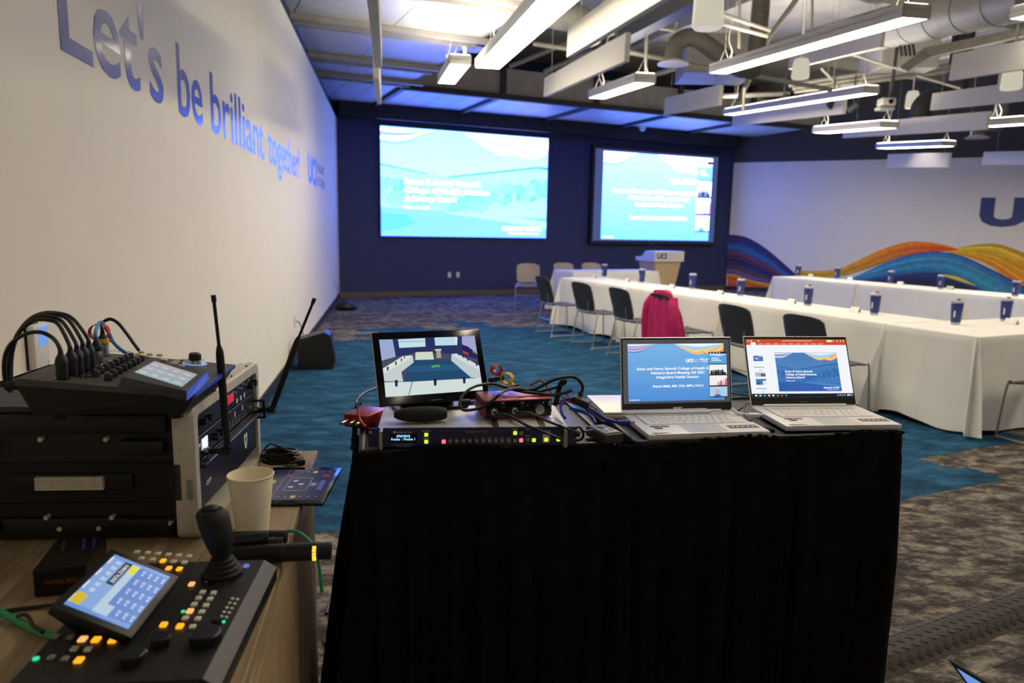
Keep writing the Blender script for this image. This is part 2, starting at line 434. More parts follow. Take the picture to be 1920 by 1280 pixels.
ribbon(mu, z7([(1440, 705), (1500, 682), (1600, 660), (1730, 650), (1850, 680), (2000, 745), (2300, 900)]), z7([(1440, 712), (1500, 716), (1600, 745), (1730, 805), (1850, 900), (2000, 985), (2300, 1150)]),
       [(0, 'c9c22a'), (.2, 'f2d60e'), (.3, '9ab64a'), (.42, 'f4cf0a'), (.7, 'f2b00c'), (1, 'e0a022')], m_print, MM, .001, n=24, seed=5, endstops=[(0, 'e0902a'), (.4, 'e07024'), (1, 'd85a24')])
ribbon(mu, z7([(495, 812), (560, 818), (650, 820), (760, 808), (850, 775), (1000, 702), (1120, 658), (1220, 638), (1330, 642), (1440, 662), (1510, 684)]),
       z7([(500, 850), (560, 858), (650, 862), (760, 856), (850, 838), (1000, 790), (1120, 742), (1220, 722), (1330, 705), (1440, 698), (1510, 690)]),
       [(0, 'd8b02a'), (.4, 'dcb428'), (1, '8fb04a')], m_print, MM, .002, n=16, seed=6, endstops=[(0, 'f07a1c'), (.4, 'e63214'), (1, 'd82810')])
ribbon(mu, z7([(820, 880), (900, 842), (1000, 795), (1100, 752), (1200, 722), (1320, 702), (1450, 706), (1560, 735), (1680, 790), (1800, 850), (1950, 930), (2200, 1060)]),
       z7([(820, 905), (900, 880), (1000, 868), (1100, 852), (1200, 838), (1320, 828), (1450, 842), (1560, 882), (1640, 930), (1720, 975), (1840, 1040), (2100, 1180)]),
       [(0, '0f5fc0'), (.15, '1c94d2'), (.3, '46bce6'), (.45, '1e5fb0'), (.6, '2aa6dc'), (.8, '1d74b8'), (1, '174a98')], m_print, MM, .003, n=30, seed=8, endstops=[(0, '14306f'), (.3, '1b4a98'), (.6, '3fb0cc'), (1, '2a90c0')])
ribbon(mu, z7([(900, 880), (1000, 868), (1100, 852), (1200, 838), (1320, 828), (1450, 842), (1560, 882), (1640, 930), (1720, 975)]),
       z7([(900, 960), (1000, 965), (1100, 965), (1200, 965), (1320, 970), (1450, 980), (1560, 990), (1640, 1000), (1720, 1010)]),
       [(0, '1d3f90'), (.3, '14205c'), (.6, '101a48'), (1, '0e1640')], m_print, MM, .004, n=14, seed=9)
ribbon(mu, z7([(1400, 842), (1450, 845), (1520, 862), (1620, 910)]), z7([(1400, 852), (1450, 862), (1520, 885), (1620, 914)]), [(0, 'd8d22a'), (1, 'b8b82a')], m_print, MM, .005, n=3, na=12, seed=10)
o = mu.obj('mural_ribbons', smooth=False); o.parent = wr; o.matrix_parent_inverse = (Matrix.Translation(MP) @ Matrix.Rotation(MYAW, 4, 'Z')).inverted(); o['label'] = 'painted rainbow ribbons of blue, orange, red and yellow'
g = G().text('UCI', 5.56, 1.795, .595, mat('mural_navy', '2b3c7c', .5, nscale=5, namt=.03), width=2.15, align='L', bold=.06, M=MM)
tag(g.obj('wall_logo', smooth=False), 'big navy UCI letters on the white mural wall', 'lettering')

# ------------------------------------------------------------------ ceiling
DZ = 3.95
struct(G().poly([W(-14, 14, 5.2), W(16, 14, 5.2), W(16, -12, 5.2), W(-14, -12, 5.2)], m_roof).obj('ceiling', smooth=False))
# lowered panels: band along the back wall and the field over the left side, laid as separate sheets
cl = G()
def lowceil(u0, u1, v0, v1): return G().box((0, 0, .03), (u1 - u0 - .012, v1 - v0 - .012, .06), m_deck).obj('ceiling_panel', ceil_low, loc=((u0 + u1) / 2, (v0 + v1) / 2, 0), smooth=False)
ceil_low = tag(bpy.data.objects.new('ceiling_lowered', None), kind='structure'); COL.objects.link(ceil_low)
ceil_low.location = ORG + V((0, 0, DZ)); ceil_low.rotation_euler = (0, 0, YAW)
us = [-3.6, -1.65, .2, 2.2, 4.2, 6.15, 8.2]
for a, b in zip(us, us[1:]):
    for k in range(4): lowceil(a + (b - a) * k / 4, a + (b - a) * (k + 1) / 4, 9.5, 11.92)
vsl = [-5.5, -3.6, -1.6, .4, 2.4, 4.4, 6.05, 7.95, 9.2, 9.5]
for a, b in zip(vsl, vsl[1:]):
    for k in range(4): lowceil(-7.2 if k == 3 else -1.62 - (k + 1) * 1.2, -1.62 - k * 1.2, a, b)
st = G()
for u in us[1:-1]: st.b2((u - .05, 9.45, -.06), (u + .05, 11.9, .0), m_dark)
for a in (6.05, 7.95, 9.2, 4.4, 2.4):
    for o_ in (-.13, .13): st.b2((-6.5, a + o_ - .04, -.07), (-1.45 if o_ < 0 else -1.62, a + o_ + .04, -.005), m_beam)
for u in (-1.65, .2, 2.2, 4.2, 6.15):
    st.b2((u - .05, 9.38, -.06), (u + .05, 9.44, .62), m_dark)
st.b2((-1.7, 9.38, -.1), (8.2, 9.47, -.0), m_dark)
st.obj('ceiling_channel', ceil_low, smooth=False)
G().b2((-1.6, 9.46, 0), (8.2, 9.5, .47), m_beam).obj('bulkhead_face', ceil_low, smooth=False)
G().b2((-1.64, -5.5, 0), (-1.6, 9.46, .4), m_beam).obj('bulkhead_side', ceil_low, smooth=False)

# ------------------------------------------------------------------ pendants, baffles, downlights, ducts
def at_d(px, py, depth): return C0 + ray(px, py) * (depth / FPX)
def run_to(P, d, px):
    q = P - C0; k = px - 960
    return (k * q.dot(c_f) - FPX * q.dot(c_r)) / (FPX * d.dot(c_r) - k * d.dot(c_f))
PP = PEN.cross(V((0, 0, 1))).normalized(); PU = PP.cross(PEN)      # across, up
RP = Matrix((PP, PEN, PU)).transposed().to_4x4()
m_housing = mat('white_housing', 'c9c7c0', .45, nscale=10, namt=.03)
m_diff = mat('lit_diffuser', 'ffffff', emit=K_PEND, ecol=(1, .86, .62))
m_up = mat('lit_slot', 'ffffff', emit=K_UP, ecol=(1, .90, .74))
m_cable = mat('hanging_wire', '9a978f', .5, nscale=10)
m_bafl = mat('baffle_felt', 'c2bfba', .9, nscale=60, namt=.04, bump=.1, bscale=300)
def pendant(px, py, depth, length, wd, label):
    P = at_d(px, py, depth)                       # far lower left corner
    if length < 0: length = abs(run_to(P, -PEN, -length))
    c = P + PP * wd / 2 - PEN * length / 2 + PU * .05
    t = thing('pendant_light', label, 'ceiling light', c, 0, 'linear pendant lights')
    t.rotation_euler = RP.to_euler()
    h = G(); x, y = wd / 2, length / 2
    for s in (-1, 1): h.b2((s * x, -y, -.05), (s * (x - .012), y, .05), m_housing); h.b2((-x, s * y, -.05), (x, s * (y - .012), .05), m_housing)
    h.b2((-x, -y, .0), (x, y, .012), m_housing); h.obj('housing', t, smooth=False)
    G().b2((-x + .012, -y + .012, -.049), (x - .012, y - .012, -.042), m_diff).obj('diffuser', t, smooth=False)
    G().b2((-x + .02, -y + .02, .046), (x - .02, y - .02, .056), m_up).obj('light_slot', t, smooth=False)
    I = RP.inverted() @ Matrix.Translation(-c)
    for s in (-.9, .9):
        top = c + PEN * y * s + PU * .04
        g = G()
        k = top + V((0, 0, .16)); e = V((k.x, k.y, 5.2 if uvz(k)[0] > -1.6 and uvz(k)[1] < 9.45 else 3.95))
        for dx in (-.07, .07): g.tube([top + PP * dx, k], .0025, m_cable, seg=5, n=1)
        g.tube([k, e], .003, m_cable, seg=5, n=1)
        g.obj('hanger_wire', t, recentre=False, smooth=False).matrix_local = I
    g = G(); top = c + PEN * y * .86 + PU * .04
    g.tube([top, top + V((.05, 0, .12)), top + V((.02, .05, .3)), top + V((.1, .1, .7))], .006, m_housing, seg=6).obj('power_cord', t, recentre=False).matrix_local = I
    return t
pendant(1328, 137, 8.6, -1692, .23, 'long linear pendant light with grey sides, the biggest seen from the side')
pendant(890, 127, 8.8, 5.2, .31, 'glowing linear pendant light left of the ceiling, running out of the top of the picture')
pendant(820, 156, 9.6, 1.9, .24, 'short glowing pendant light just above the left wall screen')
pendant(1102, 184, 9.6, -1190, .24, 'short pendant light hung below the round diffuser, between two white baffles')
pendant(1355, 215, 13.2, -1620, .22, 'slim pendant light over the right wall screen, in front of a white baffle')
pendant(1522, 249, 12.2, -1650, .30, 'small pendant light hung under a long white baffle near the blue ceiling corner')
pendant(1641, 278, 15.2, -1766, .30, 'farthest small pendant light, above the white baffle over the mural')
pendant(1835, 237, 10.5, 2.4, .26, 'pendant light cut by the right picture edge, over the UCI letters')
pendant(1890, 36, 6.5, 2.4, .20, 'pendant light at the top right corner of the picture')
def baffle(px, py, depth, length, h, label, th=.05):
    P = at_d(px, py, depth)
    if length < 0: length = abs(run_to(P, -PEN, -length))
    c = P + PP * th / 2 - PEN * length / 2
    t = thing('acoustic_baffle', label, 'baffle', c, 0, 'hanging acoustic baffles'); t.rotation_euler = RP.to_euler()
    G().box((0, 0, h / 2), (th, length, h), m_bafl, bev=.004).obj('panel', t)
    for s in (-.8, .8):
        b = RP @ V((0, s * length / 2, h)); e = V((0, 0, (5.2 if uvz(c)[0] > -1.6 else 3.95) - c.z))
        p = RP.inverted() @ V((b.x, b.y, e.z)); q = RP.inverted() @ b
        G().tube([q, p], .003, m_cable, seg=5, n=1).obj('hanger_wire', t, recentre=False, smooth=False)
    return t
baffle(1019, 182, 9.6, -1170, .24, 'white baffle beside the brightest panel, above the short pendant light')
baffle(1244, 216, 11.0, -1347, .25, 'short white baffle hung in front of the grey bulkhead, right of the middle')
baffle(1478, 130, 11.0, -1650, .24, 'white baffle hung just under the biggest pendant light')
baffle(1372, 237, 14.2, -1580, .25, 'white baffle behind the slim pendant light over the right screen')
baffle(1778, 151, 7.6, 2.6, .26, 'grey baffle cut by the right picture edge, highest of the baffles there')
baffle(1743, 207, 10.2, -1918, .23, 'grey baffle behind the dark duct elbow at the right')
baffle(1579, 259, 13.0, -1848, .24, 'long white baffle behind the small pendant light')
baffle(1661, 314, 13.6, -1776, .245, 'lowest white baffle, hung in front of the mural wall top')
baffle(1840, 309, 14.4, 3.0, .25, 'low white baffle at the picture edge above the UCI letters')
baffle(1062, 108, 6.4, 3.6, .24, 'brightest white baffle, lit by the glowing pendant beside it')
baffle(703, 127, 5.2, 2.6, .26, 'baffle seen edge on, near one of the two in line over the left screen')
baffle(707, 195, 8.6, 2.6, .30, 'baffle seen edge on, far one of the two in line over the left screen')
# dark steel beam above the brightest baffle
P = at_d(1165, 70, 8.6); Q = P - PEN * 5
struct(G().tube([P, Q], .12, m_dark, seg=4, n=1).obj('roof_beam', smooth=False))
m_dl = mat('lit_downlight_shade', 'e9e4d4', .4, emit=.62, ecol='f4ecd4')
m_dle = mat('lit_lens', 'ffffff', emit=6, ecol=(1, .92, .75))
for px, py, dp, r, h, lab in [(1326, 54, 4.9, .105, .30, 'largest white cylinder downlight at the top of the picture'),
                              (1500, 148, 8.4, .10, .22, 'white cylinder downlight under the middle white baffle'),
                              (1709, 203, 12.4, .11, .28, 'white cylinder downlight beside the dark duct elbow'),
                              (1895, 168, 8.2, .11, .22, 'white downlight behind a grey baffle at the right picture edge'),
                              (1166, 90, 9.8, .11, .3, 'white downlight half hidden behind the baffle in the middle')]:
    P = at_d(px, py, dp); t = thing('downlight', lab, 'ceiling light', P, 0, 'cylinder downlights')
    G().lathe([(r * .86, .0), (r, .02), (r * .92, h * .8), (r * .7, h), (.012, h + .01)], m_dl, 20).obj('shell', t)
    G().lathe([(.0, .004), (r * .84, .004)], m_dle, 20).obj('lens', t, smooth=False)
    G().cyl((0, 0, h), (0, 0, 5.2 - P.z), .012, m_housing, seg=8).obj('stem', t)
    l = bpy.data.lights.new('downlight_lamp', 'SPOT'); l.energy = 90; l.color = WARM; l.spot_size = R(80); l.spot_blend = .6; l.shadow_soft_size = .08
    o = bpy.data.objects.new('downlight_lamp', l); o.parent = t; o.location = (0, 0, -.02); COL.objects.link(o)
m_duct = mat('grey_duct', '7d7b76', .55, metal=.1, nscale=8, namt=.08)
m_ductd = mat('dark_flex_duct', '4a4741', .7, nscale=30, namt=.2)
def diffuser(px, py, dp, r, bend, md, label, rt=.11):
    P = at_d(px, py, dp); t = thing('air_diffuser', label, 'air vent', P)
    G().lathe([(r, 0), (r * .97, .012), (r * .72, .03), (r * .6, .05)], m_housing, 28).obj('ring', t)
    g = G()
    for k in (.75, .5, .25): g.lathe([(r * k, .002), (r * (k - .1), .02), (r * (k - .13), .02)], m_housing, 24)
    g.obj('vane', t)
    B = [V(p) for p in bend]; B += [B[-1] + PP * .12 + V((0, 0, .15)), V((B[-1].x, B[-1].y, 5.2 - P.z)) + PP * .15]; g = G(); pts = smooth_pts([V((0, 0, .03)), V((0, 0, .16))] + B, 8)
    g.tube(pts, [rt * (1 + .035 * (i % 2)) for i in range(len(pts))], md, seg=16, n=1)
    g.obj('duct_hose', t, recentre=False)
diffuser(1262, 121, 9.2, .20, [PP * .06 + V((0, 0, .28)), PP * .25 + V((0, 0, .34)), PP * .55 + V((0, 0, .2)), PP * .8 + V((0, 0, .05)), PP * 1.0], m_ductd, 'round white air diffuser on a brown flexible hose, in the middle')
diffuser(1725, 224, 12.0, .20, [PP * .06 + V((0, 0, .26)), PP * .2 + V((0, 0, .34)), PP * .5 + V((0, 0, .36))], m_dark, 'round air diffuser on a dark elbow duct at the right', .16)
diffuser(1832, 259, 13.0, .20, [PP * .06 + V((0, 0, .22)), PP * .3 + V((0, 0, .26))], m_duct, 'round air diffuser under the pendant light at the right')
diffuser(886, 93, 10.5, .2, [V((0, 0, .3)), PP * .2 + V((0, 0, .5)), PP * .9 + V((0, 0, .5))], m_ductd, 'round air diffuser behind the glowing pendant light, tinted blue')
def pipe(name, label, cat, runs, m, dp, r, group=None, seg=8):
    t = thing(name, label, cat, at_d(*runs[0][0][:2], runs[0][0][2] if len(runs[0][0]) > 2 else dp), 0, group)
    for pts in runs:
        g = G(); P = [at_d(p[0], p[1], p[2] if len(p) > 2 else dp) for p in pts]
        g.tube([p - t.location for p in P], r, m, seg=seg, n=1).obj(cat if cat in ('conduit', 'pipe') else 'duct_section', t, recentre=False)
    return t
# spiral ducts
t = pipe('round_duct', 'big grey round duct crossing the top right corner', 'duct', [[(1600, 68, 11.2), (1950, -18, 7.6)]], m_duct, 9, .28, seg=22)
A, B = at_d(1600, 68, 11.2), at_d(1950, -18, 7.6)
for k in range(1, 7):
    p = A.lerp(B, k / 7) - A; d = (B - A).normalized(); G().cyl(p - d * .012, p + d * .012, .288, m_duct, seg=22).obj('seam_ring', t, recentre=False)
P0 = [at_d(990, 14, 9.), at_d(1040, 26, 9.), at_d(1078, 34, 9.), at_d(1096, 50, 9.0), at_d(1100, 80, 9.)]
t = thing('flexible_duct', 'ribbed silver duct curving down behind the glowing pendant light', 'duct', P0[0])
pts = smooth_pts([p - P0[0] for p in P0], 8); g = G(); g.tube(pts, [.17 * (1 + .04 * (i % 2)) for i in range(len(pts))], m_duct, seg=18, n=1).obj('duct_hose', t, recentre=False)
pipe('conduit_run', 'four thin grey conduits bending downward under the roof at the right', 'conduit', [[(1687 + k * 4, 128 + k * 1.5), (1733 + k * 4, 93 + k * 4), (1925, 53 + k * 4)] for k in range(4)], m_strut, 9.5, .022)
pipe('conduit_run', 'grey pipes running level behind the hanging projector', 'pipe', [[(1487, 166), (1790, 122)], [(1490, 172), (1790, 131)], [(1480, 160), (1620, 138)]], m_strut, 12, .035)
pipe('conduit_run', 'row of thin conduits at the roof in the top right corner', 'conduit', [[(1695, 58 - k * 6), (1930, 8 - k * 7)] for k in range(-2, 4)], m_beam, 10, .02)
pipe('conduit_run', 'dark conduits dropping down beside the big round duct', 'conduit', [[(1683 + k * 8, 55 - k * 2), (1691 + k * 8, 105 + k * 0)] for k in range(4)], m_dark, 10, .018)
pipe('conduit_run', 'thin crossed rods behind the hanging projector', 'conduit', [[(1598, 102), (1700, 134)], [(1720, 142), (1800, 166)], [(1540, 128), (1586, 175)]], m_strut, 11, .018)
pipe('sprinkler_pipe', 'pale sprinkler pipe behind the largest downlight', 'pipe', [[(1357, 27), (1445, 58)], [(1357, 45), (1440, 68)], [(1200, 46), (1266, 57), (1268, 42)]], m_strut, 8, .022)
pipe('sprinkler_pipe', 'dark pipe with an elbow hung in front of the blue ceiling at the left', 'pipe', [[(872, 88), (872, 119), (842, 116), (839, 104)]], m_beam, 9, .03)
pipe('steel_brace', 'long diagonal steel brace rising to the top, right of the largest downlight', 'brace', [[(1500, -10), (1440, 72), (1382, 195)]], m_strut, 10.5, .04)
pipe('steel_brace', 'pale vertical hanger rods in the middle of the ceiling', 'brace', [[(1387, -5), (1386, 90)], [(1523, -5), (1522, 52)], [(1213, 50), (1211, 148)], [(1396, 165), (1393, 210)]], m_strut, 8.5, .018)
pipe('steel_brace', 'blue lit struts above the grey bulkhead', 'brace', [[(955, 125), (1090, 70)], [(1020, 135), (1110, 95)], [(1200, 148), (1290, 122)], [(1350, 180), (1480, 176)]], m_beam, 13, .04)
pipe('steel_brace', 'grey trapeze rails above the white baffles in the middle', 'brace', [[(1080, 78), (1215, 48)], [(1170, 96), (1330, 128), (1560, 168)], [(1000, 82), (1070, 92)]], m_strut, 9.5, .03)
for px, py, dp, lab in ((1562, 193, 11, 'small black spotlight head in front of a white baffle'), (1600, 200, 12, 'small black spotlight head right of the slim pendant light'), (1470, 185, 12, 'small black spotlight head above the slim pendant light')):
    t = thing('spotlight', lab, 'ceiling light', at_d(px, py, dp), 0, 'small spotlight heads')
    q = Matrix.Rotation(R(50), 4, 'Y') @ Matrix.Rotation(R(15), 4, 'X')
    G().lathe([(.0, -.09), (.055, -.09), (.06, .06), (.03, .1), (0, .1)], m_dark, 14, M=q).obj('head', t)
    G().cyl((0, 0, .02), (0, 0, .5), .012, m_dark, seg=8).obj('stem', t)
# roof ducts and joists as part of the building
for lab, px0, py0, px1, py1, dp, hh in (('grey roof duct', 1288, 95, 1420, 130, 10.5, .55), ('grey roof duct', 1655, 85, 1760, 130, 11.5, .5)):
    A, B = at_d(px0, py0, dp), at_d(px1, py1, dp); d = B - A; d.z = 0
    c = (A + B) / 2
    struct(G().box((0, .45, .1), (d.length, .9, hh), m_beam, bev=.01).obj('roof_duct', loc=c, rotz=math.atan2(d.y, d.x), smooth=False))
for k, u in enumerate((-.2, 2.6, 5.4, 8.2)):
    struct(G().b2((u - .07, -8, 4.9), (u + .07, 13, 5.19), m_roof if k % 2 else m_beam).obj('roof_beam', loc=ORG, rotz=YAW, smooth=False))
for v in (-3, 1, 5, 8.4):
    struct(G().b2((-1.5, v - .06, 4.98), (14, v + .06, 5.19), m_beam).obj('roof_beam', loc=ORG, rotz=YAW, smooth=False))
# hanging projector on a black pole
P = at_d(1662, 192, 11.5); t = thing('ceiling_projector', 'small grey projector hanging on a black pole', 'projector', P)
G().box((0, 0, 0), (.22, .2, .12), m_beam, bev=.02, seg=2).obj('body', t)
G().box((-.02, 0, -.1), (.24, .18, .05), m_strut, bev=.01).obj('bracket', t)
G().cyl((.06, 0, .05), (.1, 0, 1.35), .025, m_dark, seg=10).obj('pole', t)
G().cyl((.02, -.1, 0), (.02, -.115, 0), .035, m_blackgl, seg=14).obj('lens', t)
P = W(4.76, 11.6, 3.93); t = thing('dome_camera', 'white dome at the ceiling edge above the right screen', 'camera', P)
G().lathe([(.0, -.09), (.06, -.07), (.085, -.02), (.09, .0)], m_whitep, 18).obj('dome', t)
G().lathe([(.09, .0), (.1, .005), (.1, .02)], m_whitep, 18).obj('base', t)

# ------------------------------------------------------------------ slides
def quad_rows(pts): return pts
def slide_ribbons(g, M, w_, h_, m, z, seed, k=1.):
    S = lambda pts: [(x * w_, y * h_) for x, y in pts]
    ribbon(g, S([(0, 1), (.1, 1), (.2, 1), (.3, 1)]), S([(0, .86), (.08, .85), (.16, .88), (.22, .94), (.3, 1)]),
           [(0, '9ad0ea'), (.2, 'ffffff'), (.35, '3a4fae'), (.5, 'e8f2fa'), (.62, 'b860b0'), (.72, 'dff0fa'), (.85, '7fbcea'), (1, '4a6ac4')], m, M, z, n=12, na=16, jit=.12, seed=seed)
    ribbon(g, S([(.48, 1), (.62, 1), (.78, 1), (1, 1)]), S([(.48, .995), (.56, .92), (.64, .845), (.72, .81), (.82, .84), (.9, .9), (1, .985)]),
           [(0, 'ffffff'), (.3, 'c9e4f4'), (.5, '6cc2e4'), (.75, 'f6e2b0'), (.9, 'f0a83a'), (1, 'fbe6c0')], m, M, z, n=12, na=16, jit=.1, seed=seed + 1)
    ribbon(g, S([(.76, .9), (.84, .87), (.92, .9), (1, 1)]), S([(.76, .86), (.84, .80), (.92, .80), (1, .87)]), [(0, 'f6b64a'), (.5, 'f9dda0'), (1, 'e0642e')], m, M, z * 1.5, n=7, na=12, jit=.1, seed=seed + 2)
def slide_title(g, M, w_, h_, m, z=.001, small=False, tone=(1, 1, 1)):
    lin = lambda h: tuple(a * b for a, b in zip(globals()['lin'](h), tone))
    S = lambda x, y, q=1: (x * w_, y * h_, z * q)
    rnd = random.Random(11)
    for k in range(8): g.add([S(0, .45 + k * .07, 0), S(1, .45 + k * .07, 0), S(1, .52 + k * .07, 0), S(0, .52 + k * .07, 0)], [[0, 1, 2, 3]], m, M, mixc(lin('88b6dd'), lin('7cacd6'), k / 7))
    g.poly([S(0, 0, 0), S(1, 0, 0), S(1, .45, 0), S(0, .45, 0)], m, M, lin('4a90c8'))
    g.poly([S(0, .2, .2), S(1, .2, .2), S(1, .72, .2), S(.93, .70, .2), S(.38, .57, .2), S(0, .67, .2)], m, M, lin('78a8d6'))
    g.poly([S(.38, .565, .3), S(.93, .70, .3), S(1, .69, .3), S(1, .72, .3), S(.93, .72, .3), S(.38, .58, .3)], m, M, lin('3a78b4'))
    g.poly([S(0, .655, .3), S(.26, .59, .3), S(.26, .6, .3), S(0, .67, .3)], m, M, lin('3a78b4'))
    for k in range(90 if not small else 14):
        x = rnd.random(); y = rnd.uniform(.22, .42) + (.12 * (x > .6)) + (.1 * (x < .12)); s = rnd.uniform(.02, .06)
        y = min(y, .56)
        g.poly([S(min(.999, max(0, x + math.cos(a) * s * rnd.uniform(.5, 1.1))), y + math.sin(a) * s * 1.2, .4) for a in [i * math.pi / 4 for i in range(8)]], m, M, mixc(lin('477cb4'), lin('74b0e0'), rnd.random()))
    g.poly([S(0, .27, .5), S(.5, .24, .5), S(1, .16, .5), S(1, 0, .5), S(0, 0, .5)], m, M, lin('5c88cc'))
    g.poly([S(0, .22, .6), S(.15, .20, .6), S(.2, .13, .6), S(.12, .08, .6), S(0, .04, .6)], m, M, lin('4488c2'))
    g.poly([S(.35, .235, .6), S(1, .10, .6), S(1, .17, .6), S(.5, .245, .6)], m, M, lin('7cb8e0'))
    slide_ribbons(g, M, w_, h_, m, z, 21)
    if small: 
        for y in (.5, .42, .35): g.rect(.13 * w_, y * h_, .55 * w_, (y + .04) * h_, z * 1.6, m, (1., 1., 1.), M)
        return
    for body, y, wd, hh in (('Susan & Henry Samueli', .495, .44, .05), ('College of Health Sciences', .415, .50, .05), ('Advisory Board', .338, .30, .05), ('October 6, 2021', .262, .14, .026)):
        g.text(body, .13 * w_, y * h_, hh * h_, m, z * 2, width=wd * w_, align='L', bold=.03, col=(1., 1., 1.), M=M)
    g.text('BRILLIANT FUTURE', .84 * w_, .075 * h_, .036 * h_, m, z * 2, width=.25 * w_, bold=.04, col=(1., 1., 1.), M=M)
    g.text('THE CAMPAIGN FOR UCI', .85 * w_, .035 * h_, .02 * h_, m, z * 2, width=.2 * w_, bold=.02, col=(1., 1., 1.), M=M)
def slide_session(g, M, w_, h_, m, z=.001, k=1.):
    for i in range(10): g.add([(0, i * .1 * h_, 0), (w_, i * .1 * h_, 0), (w_, (i + 1) * .1 * h_, 0), (0, (i + 1) * .1 * h_, 0)], [[0, 1, 2, 3]], m, M, mixc(lin('4f90d8'), lin('78b2e4'), i / 9))
    slide_ribbons(g, M, w_, h_, m, z, 31)
    for body, x, y, wd, hh in (('Susan and Henry Samueli College of Health Sciences', .09, .545, .86, .046), ('Advisory Board Meeting Fall 2021', .23, .47, .56, .046), ('Integrative Health Session', .29, .395, .44, .046), ('Shaista Malik, MD, PhD, MPH, FACC', .25, .24, .53, .04)):
        g.text(body, x * w_, y * h_, hh * h_, m, z * 2, width=wd * w_, align='L', bold=.025, col=lin('ffffff'), M=M)
    g.text('UCI', .60 * w_, .675 * h_, .055 * h_, m, z * 2, width=.075 * w_, align='L', bold=.06, col=lin('ffffff'), M=M)
    for j, t in enumerate(('Affairs', 'Health')): g.text(t, .685 * w_, (.675 + .03 * j) * h_, .02 * h_, m, z * 2, align='L', col=lin('ffffff'), M=M)
    g.rect(.742 * w_, .67 * h_, .744 * w_, .735 * h_, z * 2, m, lin('ffffff'), M)
    g.text('BRILLIANT', .75 * w_, .71 * h_, .026 * h_, m, z * 2, width=.12 * w_, align='L', bold=.03, col=lin('ffffff'), M=M)
    g.text('FUTURE', .765 * w_, .675 * h_, .022 * h_, m, z * 2, align='L', bold=.03, col=lin('ffffff'), M=M)
    for i in range(5): g.rect((.015 + i * .02) * w_, .015 * h_, (.027 + i * .02) * w_, .035 * h_, z * 2, m, lin('dff0ff'), M)
def gallery(g, M, x0, y0, x1, y1, m, z):
    """strip of four video tiles in a dark panel"""
    h = y1 - y0; w_ = x1 - x0
    g.rect(x0, y0, x1, y1, z, m, lin('1d222c'), M)
    for i in range(4): g.rect(x0 + w_ * (.08 + i * .16), y1 - h * .035, x0 + w_ * (.15 + i * .16), y1 - h * .015, z * 1.3, m, lin('e8eef4'), M)
    tops = [.955, .72, .48, .235]; rnd = random.Random(5)
    for i, t in enumerate(tops):
        a, b = y0 + h * (t - .215), y0 + h * t; q = .02 * w_
        g.rect(x0 + q, a, x1 - q, b, z * 1.3, m, lin(('57a4dc', 'f0f2f2', 'f4efee', 'a9cdf2')[i]), M)
        if i == 0:
            g.poly([(x0 + q, b - h * .03, z * 1.6), (x0 + w_ * .6, b - h * .05, z * 1.6), (x1 - q, b - h * .01, z * 1.6), (x1 - q, b, z * 1.6), (x0 + q, b, z * 1.6)], m, M, lin('cfe6f4'))
            for k in range(3): g.rect(x0 + w_ * .15, a + h * (.06 + k * .03), x0 + w_ * (.7 - k * .1), a + h * (.075 + k * .03), z * 1.6, m, lin('e4f2fc'), M)
        if i == 1:
            for k in range(7):
                cx = x0 + w_ * (.14 + k * .12); hh = h * rnd.uniform(.05, .11)
                g.poly([(cx - w_ * .08, a, z * 1.6), (cx + w_ * .08, a, z * 1.6), (cx + w_ * .04, a + hh, z * 1.6), (cx - w_ * .04, a + hh, z * 1.6)], m, M, lin(('2a2d30', '4c5654', '1e2024')[k % 3]))
        if i == 2:
            for k in range(4):
                cx = x0 + w_ * (.5 + k * .14); hh = h * (.08 + .025 * k)
                g.poly([(cx - w_ * .07, a, z * 1.6), (cx + w_ * .07, a, z * 1.6), (cx + w_ * .05, a + hh, z * 1.6), (cx - w_ * .03, a + hh, z * 1.6)], m, M, lin(('d89aa4', 'c0587a', 'e6b8b0', 'd0607a')[k]))
        if i == 3:
            cx, cy = x0 + w_ * .45, a + h * .11
            g.poly([(cx - w_ * .22, a, z * 1.6), (cx + w_ * .22, a, z * 1.6), (cx + w_ * .1, a + h * .05, z * 1.6), (cx - w_ * .1, a + h * .05, z * 1.6)], m, M, lin('4a6f96'))
            g.poly([(cx + math.cos(k * .5236) * w_ * .11, cy + math.sin(k * .5236) * h * .055, z * 1.8) for k in range(12)], m, M, lin('d9a890'))
def face(o, x, n):
    """matrix with local x along x, y up, z along the outward normal"""
    x = V(x).normalized(); n = V(n).normalized(); y = n.cross(x)
    return Matrix.Translation(V(o)) @ Matrix((x, y, n)).transposed().to_4x4()
def screen_mat(name, k):
    """display whose backlight has the cold blue white point of the wall screens"""
    m = mat(name, attr=True, rough=.4, emit=1); nt = m.node_tree; b = nt.nodes['Principled BSDF']; l = b.inputs['Emission Color'].links[0]
    mx = nt.nodes.new('ShaderNodeVectorMath'); mx.operation = 'MULTIPLY'; mx.inputs[1].default_value = [x * K_SCREEN for x in k]
    src = l.from_socket; nt.links.new(src, mx.inputs[0]); nt.links.new(mx.outputs[0], b.inputs['Emission Color']); return m
m_big1 = screen_mat('bright_screen_print', (3.2, 3.8, 12))
m_big2 = screen_mat('bright_screen_print_right', (4.2, 5.0, 13))
# left wall screen
t = thing('projection_screen', 'left wall screen showing the washed out road and building slide', 'screen', W(.44, 11.9, 1.29), YAW)
G().b2((-1.97, -.05, -.02), (1.97, .02, 2.26), m_dark).obj('frame', t, smooth=False)
g = G(); slide_title(g, Matrix.Identity(4), 3.90, 2.235, m_big1, .004)
g.obj('slide', t, smooth=False, recentre=False).matrix_local = face((-1.95, -.053, 0), (1, 0, 0), (0, -1, 0))
